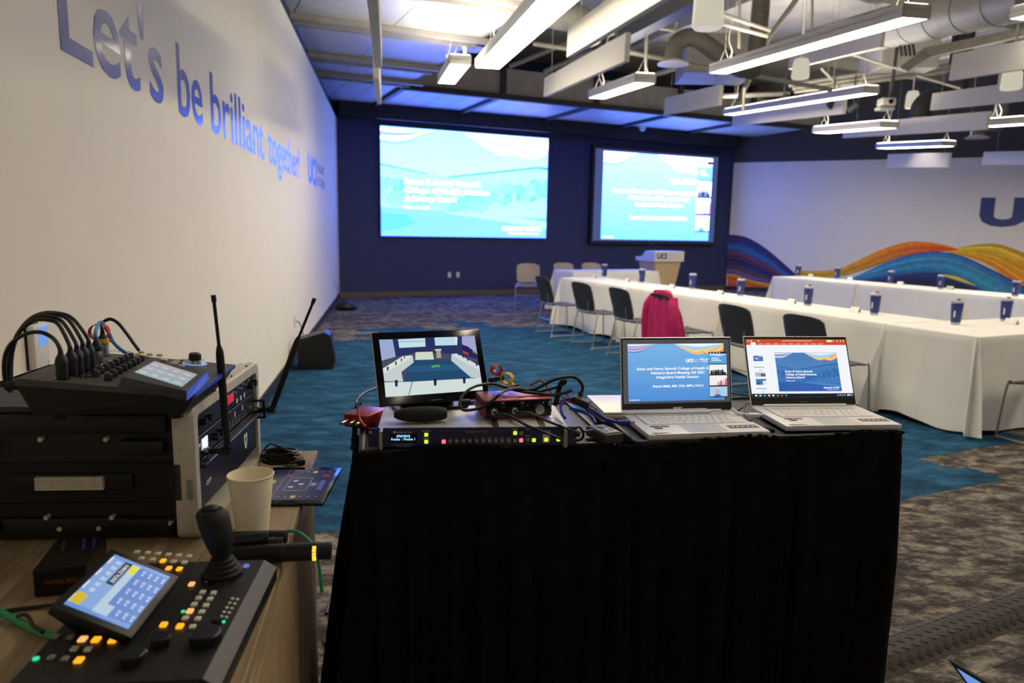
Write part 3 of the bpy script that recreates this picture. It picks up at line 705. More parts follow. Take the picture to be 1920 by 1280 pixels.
# right wall screen
t = thing('wall_display', 'right wall screen in a dark frame with a strip of video tiles', 'screen', W(5.42, 11.9, 1.22), YAW)
G().b2((-1.87, -.12, -.06), (1.87, .02, 2.27), m_dark, bev=.01).obj('frame', t, smooth=False)
g = G()
mg = screen_mat('dim_screen_margin', (.8, .8, .9))
g.rect(0, 0, 3.62, 2.15, 0, mg, lin('4a5a8c'))
slide_session(g, Matrix.Translation((.22, .04, .004)), 3.22, 2.06, m_big2, .004)
gallery(g, Matrix.Translation((0, 0, .004)), 2.98, .25, 3.44, 2.02, m_big2, .012)
g.obj('slide', t, smooth=False, recentre=False).matrix_local = face((-1.81, -.123, .03), (1, 0, 0), (0, -1, 0))
# wall plates
def plate(P, yaw, label, n=1, wd=.075, h=.12):
    t = thing('outlet_plate', label, 'outlet', P, yaw)
    G().box((0, -.004, 0), (wd, .008, h), m_whitep, bev=.002).obj('cover', t)
    for s in (-1, 1): G().box((0, -.009, s * .025), (.035, .003, .03), m_whitep, bev=.001).obj('socket', t, recentre=False)
    return t
plate(W(.04, 11.905, .45), YAW, 'left one of two white outlets low on the navy wall')
plate(W(.24, 11.905, .45), YAW, 'right one of two white outlets low on the navy wall')
LYAW = math.atan2(.1685, .9857) + R(90)
plate(on(625, 455, WA, WN) + WN * .002, LYAW, 'white wall plate high on the cream wall near the navy corner')
plate(on(625, 536, WA, WN) + WN * .002, LYAW, 'white outlet with a plug on the cream wall near the navy corner')
P = on(552, 602, WA, WN); plate(P + WN * .002, LYAW, 'white outlet with a black plug above the floor speaker')
g = G(); g.tube([P + WN * .015, P + WN * .06 + V((0, 0, -.03)), P + WN * .1 - WD * .02 + V((0, 0, -.2)), P + WN * .12 + V((0, 0, -.4))], .006, m_black, seg=6)
tag(g.obj('wall_cable'), 'black cord from the wall outlet down to the floor speaker', 'cord')
P = on(627, 535, WA, WN)
g = G(); g.tube([P + WN * .015, P + WN * .06 + V((0, 0, -.06)), P + WN * .05 + V((0, 0, -.25)), V((P.x, P.y, .03)) + WN * .1], .006, m_black, seg=6)
tag(g.obj('wall_cable'), 'thin cord hanging from the outlet near the navy corner', 'cord')
P = V((-2.98, 12.9, 0)); t = thing('cable_bag', 'small black bag on the floor against the cream wall', 'bag', P, R(10))
g = G(); g.lathe([(.0, 0), (.17, .0), (.2, .05), (.16, .12), (.06, .16), (0, .165)], m_black, 14, M=Matrix.Diagonal((1, .8, 1, 1))); g.obj('pouch', t)
G().tube([(-.06, 0, .15), (-.03, 0, .2), (.03, 0, .2), (.06, 0, .15)], .008, m_black, seg=6).obj('handle', t)
# floor speaker
t = thing('floor_speaker', 'black wedge loudspeaker on the carpet against the cream wall', 'speaker', (-2.06, 7.50, 0), R(10))
prof = [(-.17, 0), (.17, 0), (.2, .1), (.16, .36), (.10, .39), (-.17, .31)]
Mx = Matrix(((1, 0, 0, 0), (0, 0, 1, 0), (0, 1, 0, 0), (0, 0, 0, 1)))
G().prism(prof, -.15, .15, m_black, M=Mx).obj('cabinet', t, smooth=False)
G().prism([(.172, .02), (.196, .1), (.162, .33), (.172, .345), (.212, .1), (.184, .0)], -.14, .14, m_dark, M=Mx).obj('grille', t, smooth=False)
for x in (-.07, .05): G().b2((x - .03, -.154, .1), (x + .03, -.149, .22), m_blackr, bev=.002).obj('side_handle', t, recentre=False)
for x in (-.12, .12): G().box((x, 0, -.0), (.04, .2, .01), m_blackr).obj('foot', t)

# ------------------------------------------------------------------ draped tables
def drape(L, Wd, H, seed, fl=(.05, .05, .05, .05)):
    """cloth over an L x Wd top, hanging to the floor with corner folds"""
    rnd = random.Random(seed); r = .035; per = []
    N = {0: 26, 1: 12}
    cor = [(L / 2, Wd / 2), (-L / 2, Wd / 2), (-L / 2, -Wd / 2), (L / 2, -Wd / 2)]
    pts = []
    for k in range(4):
        cx, cy = cor[k]; sx, sy = (1 if cx > 0 else -1), (1 if cy > 0 else -1)
        a0 = k * math.pi / 2
        for j in range(7):
            a = a0 + j / 6 * math.pi / 2; pts.append((cx - sx * r + math.cos(a) * r, cy - sy * r + math.sin(a) * r, math.cos(a), math.sin(a), 1 - abs(j - 3) / 3.))
        nx = cor[(k + 1) % 4]; n = 22 if k % 2 == 0 else 12
        ang = a0 + math.pi / 2
        p0 = pts[-1]; 
        sx2, sy2 = (1 if nx[0] > 0 else -1), (1 if nx[1] > 0 else -1); a1 = ang
        q = (nx[0] - sx2 * r + math.cos(a1) * r, nx[1] - sy2 * r + math.sin(a1) * r)
        for j in range(1, n):
            t = j / n; pts.append((p0[0] + (q[0] - p0[0]) * t, p0[1] + (q[1] - p0[1]) * t, math.cos(a1), math.sin(a1), 0))
    ph = [rnd.uniform(0, 6.28) for _ in range(4)]; rows = []
    levels = [0, .012, .06, .18, .36, .55, .72]
    for li, dz in enumerate(levels):
        t = dz / .72; row = []
        for i, (x, y, nx, ny, c) in enumerate(pts):
            s = i / len(pts) * 2 * math.pi
            side = (0 if nx > 0 else 2) if abs(nx) > abs(ny) else (1 if ny > 0 else 3); f = fl[side]; k_ = f / .05
            off = (.006 if li else 0) * min(1, k_ + .5) + f * t ** 1.1 + k_ * t * (.018 * math.sin(9 * s + ph[0]) + .012 * math.sin(17 * s + ph[1]))
            off += c * t ** .8 * .10 * k_
            zig = c * 0
            z = H - dz * (H - .02) / .72 if li > 1 else H - dz
            if li == len(levels) - 1: z = .015 + .02 * (1 + math.sin(7 * s + ph[2])) * (1 - c)
            row.append(V((x + nx * off, y + ny * off, z)))
        rows.append(row)
    # the corner cloth gathers into two vertical folds
    for li, row in enumerate(rows):
        t = levels[li] / .72; n = len(row); idx = 0
        for k in range(4):
            nn = 7
            for j, a in ((1, -.5), (2, .55), (3, -.8), (4, .55), (5, -.5)):
                i = idx + j; nrm = V((pts[i][2], pts[i][3], 0)); sd_ = (0 if nrm.x > 0 else 2) if abs(nrm.x) > abs(nrm.y) else (1 if nrm.y > 0 else 3); row[i] = row[i] + nrm * a * .075 * min(1, t * 1.6) * min(1, fl[sd_] / .05)
            idx += 7 + (22 if k % 2 == 0 else 12) - 1
    g = G(); g.grid(rows, m_cloth, closed=True)
    top = [p.copy() for p in rows[0]]; g.poly(top, m_cloth)
    return g
def banquet(u0, u1, v0, v1, label, seed, fl=(.05, .05, .05, .05)):
    Lx, Ly = u1 - u0, v1 - v0
    t = thing('draped_table', label, 'table', W((u0 + u1) / 2, (v0 + v1) / 2), YAW, 'white draped conference tables')
    g = drape(Lx, Ly, .75, seed, fl) if Lx > Ly else drape(Ly, Lx, .75, seed, fl)
    o = g.obj('tablecloth', t, recentre=False, ang=70, rotz=0 if Lx > Ly else R(90))
    G().box((0, 0, .73), (Lx - .04, Ly - .04, .025), m_whitep).obj('tabletop', t)
    for sx in (-1, 1):
        for sy in (-1, 1): G().cyl((sx * (Lx / 2 - .12), sy * (Ly / 2 - .12), 0), (sx * (Lx / 2 - .12), sy * (Ly / 2 - .12), .72), .015, m_chrome, seg=8).obj('leg', t, recentre=False)
    return t
banquet(.012, .76, .80, 2.83, 'white draped table of the near row, next to the near corner table', 1, (.0, .05, .0, .05))
banquet(.012, .76, 2.845, 4.76, 'white draped table in the middle of the near row, behind the pink jacket', 2, (.0, .05, .0, .05))
banquet(.012, .76, 4.775, 6.6, 'white draped table at the far end of the near row', 3, (.05, .05, .0, .05))
banquet(.0, 1.9, .0, .785, 'white draped table with the big hanging corner fold, nearest of all', 4, (.0, .0, .05, .05))
banquet(1.915, 3.82, .0, .785, 'white draped table joining the near corner table to the far row', 5, (.05, .05, .0, .05))
banquet(4.04, 4.78, .9, 2.83, 'white draped table of the far row at the right picture edge', 6, (.0, .05, .05, .05))
banquet(4.04, 4.78, 2.845, 4.54, 'white draped table in the middle of the far row', 7, (.0, .05, .0, .05))
banquet(4.04, 4.78, 4.555, 6.3, 'white draped table at the far end of the far row, near the mural corner', 8, (.05, .05, .0, .05))
banquet(.93, 2.75, 7.85, 8.6, 'white draped head table beside the lectern', 9)

# ------------------------------------------------------------------ tumblers and name cards
m_tum = mat('navy_enamel', '1e2f74', .35, nscale=15, namt=.05)
m_steel = mat('tumbler_steel', 'b9bcc4', .3, metal=.9, nscale=30, namt=.05)
m_lid = mat('clear_lid', 'c4c6cc', .3, nscale=20, namt=.05)
def tumbler0(label):
    t = thing('tumbler', label, 'tumbler', (0, 0, 0), 0, 'navy tumblers on the white tables')
    G().lathe([(.0, .018), (.036, .018), (.039, .03), (.047, .165), (.0475, .178)], m_tum, 22).obj('body', t)
    G().lathe([(.033, 0), (.035, .002), (.036, .018)], m_steel, 22).obj('base', t)
    G().lathe([(.0475, .178), (.048, .190), (.046, .192)], m_steel, 22).obj('rim', t)
    g = G(); g.lathe([(.047, .190), (.046, .200), (.03, .203), (0, .203)], m_lid, 22); g.box((.012, 0, .208), (.03, .02, .012), m_black, bev=.003); g.obj('lid', t)
    g = G()
    for k in range(6):
        a = R(180 + 35); a2 = a + .12 * (0); 
    MT = Matrix.Rotation(R(-62), 4, 'Z') @ Matrix.Translation((0, -.0455, .06)) @ Matrix.Rotation(R(-3.4), 4, 'X') @ UPR
    g.box((0, .045, .001), (.010, .085, .001), m_whitep, M=MT); g.obj('logo_strip', t, recentre=False)
    return t
tum = None
def put_tumbler(px, py, z, label):
    global tum
    P = at_z(px, py, z); P.z = .7515; rz = random.uniform(-.3, .3) + YAW * .5
    if tum is None: tum = tumbler0(label); tum.location = P; tum.rotation_euler = (0, 0, rz); return
    dup(tum, P, rz, label)
N_ = ['at the far end of the near row, beside the head table', 'second from the far end of the near row, in front of the lectern', 'third from the far end of the near row', 'fourth from the far end of the near row, right of the lectern',
      'fifth from the far end, above the two nearest black chairs', 'on the near row just before the corner table', 'big and close on the near corner table', 'on the near corner table beside the right picture edge']
for (px, py), d in zip([(1133, 519), (1203, 530), (1298, 542), (1388, 555), (1514, 573), (1639, 590), (1791, 608), (1884, 602)], N_): put_tumbler(px, py, .75, 'navy tumbler ' + d)
F_ = ['first on the far row, by the blue end of the mural', 'second on the far row, at the thin yellow stripe of the mural', 'third on the far row, under the orange crest', 'fourth on the far row, under the blue crest', 'fifth on the far row, at the right picture edge']
for (px, py), d in zip([(1496, 518), (1569, 523), (1669, 532), (1763, 542), (1903, 556)], F_): put_tumbler(px, py, .75, 'navy tumbler ' + d)
m_card = mat('white_card', 'efeeea', .7, nscale=20, namt=.02)
m_maroon = mat('card_print', '5a2a34', .6, nscale=20)
def card(px, py, label):
    P = at_z(px, py, .75); P.z = .7515; t = thing('name_card', label, 'name card', P, YAW + R(90), 'folded name cards')
    G().add([(-.05, -.022, 0), (.05, -.022, 0), (.05, 0, .05), (-.05, 0, .05), (.05, .022, 0), (-.05, .022, 0), (-.049, -.019, 0), (.049, -.019, 0), (.049, 0, .047), (-.049, 0, .047)], [[0, 1, 2, 3], [3, 2, 4, 5], [6, 9, 8, 7]], m_card).obj('card', t, smooth=False, recentre=False)
    for s in (-1, 1):
        G().add([(s * .0505, -.01, .008), (s * .0505, .010, .008), (s * .0505, 0, .034)], [[0, 1, 2]], m_maroon).obj('printed_mark', t, smooth=False, recentre=False)
for (px, py), d in zip([(1114, 521), (1176, 528), (1260, 540), (1350, 552), (1484, 569), (1603, 585)], ['first', 'second', 'third', 'fourth', 'fifth', 'sixth']): card(px, py, 'small folded white name card, %s from the far end of the near table row' % d)
card(1896, 608, 'folded name card before the tumbler at the edge of the near corner table')
for (px, py), d in zip([(1520, 519), (1594, 525), (1688, 534), (1781, 543)], ['first', 'second', 'third', 'fourth']): card(px, py, 'small folded white name card, %s from the left on the far table row' % d)

# ------------------------------------------------------------------ chairs
m_shell = mat('black_chair_shell', '303136', .5, nscale=30, namt=.1)
m_seat = mat('grey_seat', '3b3c42', .35, nscale=30, namt=.1)
m_chair_lit = mat('lit_chair_shell', 'a3968a', .45, nscale=30, namt=.06)  # same chair shell, with the warm light on it put into a paler colour
m_frame = mat('grey_chair_tube', 'a5a5a6', .3, metal=.8, nscale=20, namt=.05)
def chair0(label, ms, mse):
    t = thing('stacking_chair', label, 'chair', (0, 0, 0), 0, 'stacking chairs')
    rows = []
    for k in range(9):                                                       # backrest, a curved shell facing +x
        z = .47 + .36 * k / 8; lean = -.20 - .10 * (k / 8) ** 1.2; wd = .225 - .02 * abs(k / 8 - .6)
        if k in (0, 8): wd -= .03
        rows.append([V((lean - .045 * (1 - (y / wd) ** 2) * .9, y, z + (-.02 * (abs(y) / wd) ** 3 if k == 8 else 0))) for y in [wd * j / 6 for j in range(-6, 7)]])
    back = [[p + V((-.014, 0, 0)) for p in r] for r in rows]
    g = G(); g.grid(rows, ms); g.grid([list(reversed(r)) for r in back], ms)
    n = len(rows[0])
    g.grid([rows[-1], back[-1]], ms); g.grid([back[0], rows[0]], ms); g.grid([[r[0] for r in back], [r[0] for r in rows]], ms); g.grid([[r[-1] for r in rows], [r[-1] for r in back]], ms)
    g.obj('backrest', t, recentre=False, ang=50)
    rows = []
    for k in range(9):
        x = -.21 + .44 * k / 8; z = .455 - .02 * math.sin(k / 8 * math.pi) - (.03 * max(0, k - 6) / 2)
        wd = .225 if 0 < k < 8 else .2
        rows.append([V((x, y, z - .012 * (1 - (y / wd) ** 2))) for y in [wd * j / 6 for j in range(-6, 7)]])
    low = [[p + V((0, 0, -.014)) for p in r] for r in rows]
    g = G(); g.grid([list(reversed(r)) for r in rows], mse); g.grid(low, mse)
    g.grid([rows[0], low[0]], mse); g.grid([low[-1], rows[-1]], mse); g.grid([[r[0] for r in low], [r[0] for r in rows]], mse); g.grid([[r[-1] for r in rows], [r[-1] for r in low]], mse)
    g.obj('seat', t, recentre=False, ang=50)
    for s in (-1, 1):
        y = s * .235
        G().tube([(.20, y * .93, .435), (.225, y, .40), (.25, y * 1.06, .03), (.22, y * 1.08, .012), (-.22, y * 1.08, .012), (-.25, y * 1.06, .03), (-.185, y, .40), (-.16, y * .93, .435)], .0085, m_frame, seg=7, n=4).obj('sled_leg', t, recentre=False)
        G().tube([(-.16, y * .6, .43), (-.23, y * .6, .45), (-.262, y * .6, .52), (-.275, y * .6, .6)], .008, m_frame, seg=7, n=4).obj('back_stay', t, recentre=False)
    for x in (-.15, .19): G().cyl((x, -.225, .432), (x, .225, .432), .008, m_frame, seg=8).obj('cross_bar', t, recentre=False)
    G().cyl((-.215, -.247, .22), (-.215, .247, .22), .007, m_frame, seg=8).obj('stretcher', t, recentre=False)
    return t
ck = None
for v, px, d in [(5.7, 0, 'at the far end of the near row'), (4.63, 0, 'second from the far end of the near row'), (3.72, 0, 'just left of the pink jacket'), (2.89, 0, 'under the pink jacket'),
             (1.77, 0, 'above the first open laptop'), (.95, 0, 'behind the right open laptop')]:
    P = W(-.46, v, .003); rz = YAW + random.uniform(-.12, .06); lab = 'black backed chair with grey sled legs ' + d
    if ck is None: ck = chair0(lab, m_shell, m_seat); ck.location = P; ck.rotation_euler = (0, 0, rz)
    else: dup(ck, P, rz, lab)
dup(ck, W(.40, -.37, .003), YAW + R(90), 'grey seated chair at the near corner table, cut by the right picture edge')
tk = chair0('chair in a warm lit tone at the left end of the head table, seen whole', m_chair_lit, m_seat); tk.location = W(.60, 9.0, .003); tk.rotation_euler = (0, 0, YAW - R(115))
dup(tk, W(1.62, 9.22, .003), YAW - R(90), 'chair in a warm lit tone behind the head table, nearer the left end')
dup(tk, W(2.25, 9.2, .003), YAW - R(90), 'chair in a warm lit tone behind the head table, nearer the lectern')

# pink jacket hung over the fourth chair
m_pink = mat('pink_jacket', 'b21560', .85, nscale=14, namt=.18, bump=.3, bscale=60)
J = W(-.46, 2.89, 0); t = thing('jacket', 'magenta pink jacket hung over the back of a chair', 'jacket', J, YAW)
def jacket_side(x0, sg, zb, seed):
    rnd = random.Random(seed); rows = []; ph = rnd.uniform(0, 6)
    for k in range(14):
        q = k / 13; z = .875 - (.875 - zb) * q
        wd = .165 + .075 * min(1, q * 2.2) ** .8 + .045 * q
        row = []
        for j in range(25):
            y = -1 + 2 * j / 24; fold = .014 * math.sin(y * 11 + ph + 1.2 * q) * min(1, q * 3) + .02 * math.exp(-((y) / .12) ** 2) * min(1, q * 2) * -1
            xx = x0 + sg * (.02 + .055 * q ** .8 + fold) - sg * .05 * abs(y) ** 3 - .10 * (1 - q) * .6
            row.append(V((xx, y * wd, z - .04 * abs(y) ** 2.2 * (1 - .6 * q) + (.012 * math.sin(9 * y + ph) if k == 13 else 0))))
        rows.append(row)
    return rows
Bk = jacket_side(-.255, -1, .24, 1); Fr = jacket_side(-.20, 1, .40, 2)
g = G(); g.grid([list(reversed(r)) for r in Bk], m_pink); g.grid(Fr, m_pink); g.grid([Bk[0], Fr[0]], m_pink)
g.grid([[r[0] for r in Fr], [r[0] for r in Bk]], m_pink); g.grid([[r[-1] for r in Bk], [r[-1] for r in Fr]], m_pink)
g.obj('body', t, recentre=False, ang=80)
for s in (-1, 1):
    G().tube([(-.27, s * .165, .79), (-.30, s * .215, .70), (-.30, s * .25, .55), (-.285, s * .27, .40), (-.28, s * .27, .30)], [.05, .058, .055, .05, .047], m_pink, seg=12, n=5, flat=.8).obj('sleeve', t, recentre=False, ang=70)
G().tube([(-.305, -.09, .845), (-.33, 0, .84), (-.305, .09, .845)], .016, m_pink, seg=8, n=4).obj('collar', t, recentre=False)

# ------------------------------------------------------------------ lectern
t = thing('lectern', 'wooden lectern with a white slanted top and UCI sign', 'lectern', W(3.80, 9.3, 0), YAW)
m_lwood = mat('light_oak', 'c9ae86', .5, nscale=6, namt=.12, stretch=(1, 1, 12))
m_lwhite = mat('lectern_white', 'd9d7d4', .4, nscale=10, namt=.02)
def taper(g, w0, d0, w1, d1, z0, z1, m, y0=0, y1=0):
    vs = [(-w0, -d0 + y0, z0), (w0, -d0 + y0, z0), (w0, d0 + y0, z0), (-w0, d0 + y0, z0), (-w1, -d1 + y1, z1), (w1, -d1 + y1, z1), (w1, d1 + y1, z1), (-w1, d1 + y1, z1)]
    return g.add(vs, [[3, 2, 1, 0], [4, 5, 6, 7], [0, 1, 5, 4], [1, 2, 6, 5], [2, 3, 7, 6], [3, 0, 4, 7]], m)
taper(G(), .20, .20, .33, .29, .06, .88, m_lwood).obj('body', t, smooth=False)
G().box((0, .03, .03), (.62, .55, .06), m_lwhite, bev=.01).obj('base', t)
vs = [(-.37, -.33, .88), (.37, -.33, .88), (.37, .35, .88), (-.37, .35, .88), (-.37, -.33, 1.09), (.37, -.33, 1.09), (.37, .0, 1.09), (-.37, .0, 1.09), (.37, .35, .96), (-.37, .35, .96), (.37, .14, .96), (-.37, .14, .96)]
G().add(vs, [[3, 2, 1, 0], [4, 5, 6, 7], [0, 1, 5, 4], [1, 2, 8, 10, 6, 5], [0, 4, 7, 11, 9, 3], [2, 3, 9, 8], [10, 8, 9, 11], [6, 10, 11, 7]], m_lwhite).obj('top', t, smooth=False)
g = G(); MS = Matrix.Translation((0, -.333, 0)) @ UPR
g.text('UCI', -.31, .94, .105, m_tum, width=.24, align='L', bold=.05, M=MS)
g.text('SCHOOL OF', -.05, 1.005, .03, m_lid, width=.22, align='L', bold=.01, M=MS); g.text('HEALTH SCIENCES', -.05, .95, .03, m_lid, width=.33, align='L', bold=.01, M=MS)
g.obj('sign', t, smooth=False, recentre=False)
g = G(); g.tube([(-.2, .2, .97), (-.21, .18, 1.12), (-.15, .1, 1.22)], .011, m_black, seg=7); g.cyl((-.15, .1, 1.22), (-.13, .08, 1.25), .014, m_black, seg=8); g.obj('gooseneck_microphone', t, recentre=False)
g = G(); g.tube([(.15, .2, .97), (.1, .18, 1.1), (-.05, .12, 1.2)], .009, m_black, seg=7); g.obj('gooseneck_microphone', t, recentre=False)
G().box((-.14, .2, .985), (.3, .22, .04), m_black, bev=.01).obj('control_box', t)

# ================================================================== foreground: the black skirted cart
CT = .967
CART = Frame((-.342, 1.577, 0), R(10.6))
t = thing('skirted_cart', 'equipment cart hung with a pleated black skirt, under the open laptops', 'cart', CART.o, CART.yaw)
def tray(x0, x1, label):
    g = G(); d = .43
    g.b2((x0, 0, CT - .03), (x1, d, CT - .004), m_black, bev=.006, seg=2)
    for a, b in (((x0, 0), (x1, .014)), ((x0, d - .014), (x1, d)), ((x0, 0), (x0 + .014, d)), ((x1 - .014, 0), (x1, d))):
        g.b2((a[0], a[1], CT - .03), (b[0], b[1], CT + .003), m_black, bev=.004, seg=2)
    return g.obj('tray', t, recentre=False)
tray(.0, .605, ''); tray(.655, 1.372, '')
g = G(); g.b2((.6, .1, CT - .05), (.66, .42, CT - .032), m_black); g.b2((.01, .01, CT - .16), (1.36, .42, CT - .031), m_black); g.obj('frame', t, recentre=False)
for x in (.06, 1.31):
    for y in (.05, .38): G().cyl((x, y, .01), (x, y, CT - .16), .018, m_dark, seg=10).obj('leg', t, recentre=False)
# pleated skirt: path left side, front, right side
path = []
def seg_(a, b, n):
    for i in range(n): path.append((a[0] + (b[0] - a[0]) * i / n, a[1] + (b[1] - a[1]) * i / n))
seg_((-.012, .44), (-.012, .02), 30); seg_((-.002, -.014), (1.375, -.014), 190); seg_((1.385, .0), (1.385, .44), 34)
nrm = []
for i in range(len(path)):
    a, b = path[max(0, i - 1)], path[min(len(path) - 1, i + 1)]; d = V((b[0] - a[0], b[1] - a[1], 0)).normalized(); nrm.append(V((d.y, -d.x, 0)))
rows = []
rnd = random.Random(4); jit = [rnd.uniform(-1, 1) for _ in path]
for li, z in enumerate([CT + .002, CT - .02, CT - .055, CT - .06, CT - .09, .78, .62, .45, .3, .15, .02]):
    q = (CT - z) / CT; row = []
    for i, (x, y) in enumerate(path):
        s = i * .55 + .5 * math.sin(i * .11); am = 0 if z > CT - .058 else min(.016, .005 + (CT - .058 - z) * .04)
        n = nrm[i]; fl = (.11 if x < .0 else .05) * max(0, q - .07) ** 1.1 * (1.0 if x < .7 else .3)
        if x < 0: fl = .125 * max(0, q - .07)
        if i > len(path) - 36: fl = .0
        w_ = am * (math.sin(s) + .4 * math.sin(s * 2.3 + 1) + .35 * jit[i])
        dz = .006 * math.sin(i * .13) - .010 * (abs(x - .62) < .12) * (li < 2) - .004 * jit[i] * (li == 0)
        row.append(V((x, y, z + (dz if li < 2 else 0))) + n * (fl + w_ + (.004 if li in (1, 2) else 0)))
    rows.append(row)
g = G(); g.grid(rows, m_skirt); g.obj('skirt', t, recentre=False, ang=80)
g = G()
for i in range(0, len(path), 1):
    p = rows[0][i]; g.box(p + nrm[i] * .001, (.010, .006, .006 + .004 * abs(jit[i])), m_skirt, rot=R(40 * jit[i]))
tag(g.obj('fuzzy_edge', t, recentre=False), kind='stuff')

# ------------------------------------------------------------------ laptops
m_key = mat('laptop_key', 'e6e4e0', .5, nscale=30, namt=.04)
m_keygap = mat('key_well', '9b9a98', .6, nscale=30)
m_bez = mat('laptop_bezel', '171716', .5, nscale=30)
m_st1 = mat('sticker_dark', '2a2a30', .5, nscale=30); m_st2 = mat('sticker_red', '8e2f3c', .5, nscale=30)
m_stg = mat('sticker_grey', '54504c', .5, nscale=30)
m_ptxt = mat('label_print', '20201f', .6, nscale=30); m_wtxt = mat('white_print', 'e8e8e8', .5, nscale=30)
m_scrL = mat('laptop_screen_print', attr=True, rough=.3, emit=1.0)
def laptop(loc, yaw, tilt, label, slide, tape, lid_h=.205):
    t = thing('laptop', label, 'laptop', loc, yaw)            # local origin: hinge line centre on the cart; the user is at -y
    W2, D, T = .161, .212, .0155
    g = G(); g.box((0, -D / 2, .0015 + T / 2), (W2 * 2, D, T), m_silver, bev=.004, seg=2)
    g.b2((-W2 + .02, -D - .0003, T + .001 - .003), (W2 - .02, -D + .001, T + .001), m_silver)
    g.b2((-.055, -D - .001, T - .002), (.055, -D + .003, T + .0012), m_alu)
    g.obj('base', t, recentre=False)
    z = T + .0017
    G().b2((-.126, -.012, T), (.126, -.001, T + .0075), m_silver, bev=.002).obj('hinge_bar', t, recentre=False)
    G().b2((-.135, -.122, T), (.135, -.022, z), m_keygap).obj('key_well', t, recentre=False)
    for r in range(6):
        y = -.029 - r * .0166 if r else -.027; hgt = .0145 if r else .009; n = (15, 14, 14, 13, 12, 9)[r]
        x = -.133; wd = .266 / n
        ws = [wd] * n
        if r == 5: ws = [.0178, .0178, .0178, .0178, .094, .0178, .0178, .0178 * 1.8, .0178 * 1.5]
        if r in (2, 3, 4): ws = [wd * 1.25] + [(.266 - wd * 1.25 - wd * 1.5) / (n - 2)] * (n - 2) + [wd * 1.5]
        k = .266 / sum(ws)
        for w_ in ws:
            w_ *= k; G().box((x + w_ / 2, y - .008, z + .0007), (w_ - .0016, hgt, .0016), m_key, bev=.0004).obj('key', t, recentre=True); x += w_
    G().b2((-.052, -.203, T + .0013), (.052, -.133, T + .0019), mat('touchpad', 'c9c8ca', .4, metal=.1, nscale=60, namt=.02)).obj('touchpad', t, recentre=False)
    for (x0, y0, x1, y1, m) in ((-.132, -.150, -.108, -.138, m_st1), (-.106, -.150, -.082, -.138, m_st2), (-.126, -.167, -.105, -.154, m_st1)):
        G().b2((x0, y0, T + .0013), (x1, y1, T + .0018), m).obj('sticker', t, recentre=False)
    g = G().b2((.068, -.180, T + .0013), (.148, -.152, T + .0018), m_stg)
    for k in range(5): g.box((.08 + k * .014, -.166, T + .002), (.006, .008, .0004), m_silver)
    g.obj('feature_sticker', t, recentre=False)
    g = G(); g.text(tape, -.148, -.207, .0085, m_ptxt, T + .0021, align='L', bold=.04); g.obj('name_tape', t, recentre=False, smooth=False)
    for s in (-1, 1): G().box((s * .12, -.18, .0008), (.03, .01, .0016), m_blackr).obj('foot', t, recentre=False)
    ML = Matrix.Translation((0, -.003, T + .002)) @ Matrix.Rotation(-tilt, 4, 'X') @ UPR       # lid plane, facing the user
    lid = G(); H = lid_h
    lid.box((0, H / 2, -.003), (W2 * 2, H, .005), m_silver, bev=.002, M=ML); lid = lid.obj('lid', t, recentre=False)
    G().box((0, H / 2, -.0002), (W2 * 2 - .005, H - .004, .0016), m_bez, bev=.0005, M=ML).obj('bezel', lid, recentre=False)
    g = G(); x0, y0, sw, sh = -.155, .024, .310, .174
    slide(g, ML @ Matrix.Translation((x0, y0, .0009)), sw, sh); g.obj('display', lid, recentre=False, smooth=False)
    g = G(); g.text('acer', 0, .008, .0075, m_wtxt if 'acer' and tape.endswith('1') else m_stg, .0008, width=.026, bold=.04, M=ML); g.obj('maker_logo', lid, recentre=False, smooth=False)
    G().cyl(ML @ V((0, H - .0035, .0006)), ML @ V((0, H - .0035, .001)), .0015, m_blackgl, seg=8).obj('webcam', lid, recentre=False)
    return t
def slide_a(g, M, w_, h_):
    g.rect(0, 0, w_, h_, 0, m_scrL, lin('4a4b4e'), M)
    slide_session(g, M @ Matrix.Translation((.045 * w_, .035 * h_, .0002)), w_ * .90, h_ * .90, m_scrL, .00012)
    gallery(g, M @ Matrix.Translation((0, 0, .0002)), .80 * w_, .075 * h_, .975 * w_, .80 * h_, m_scrL, .0005)
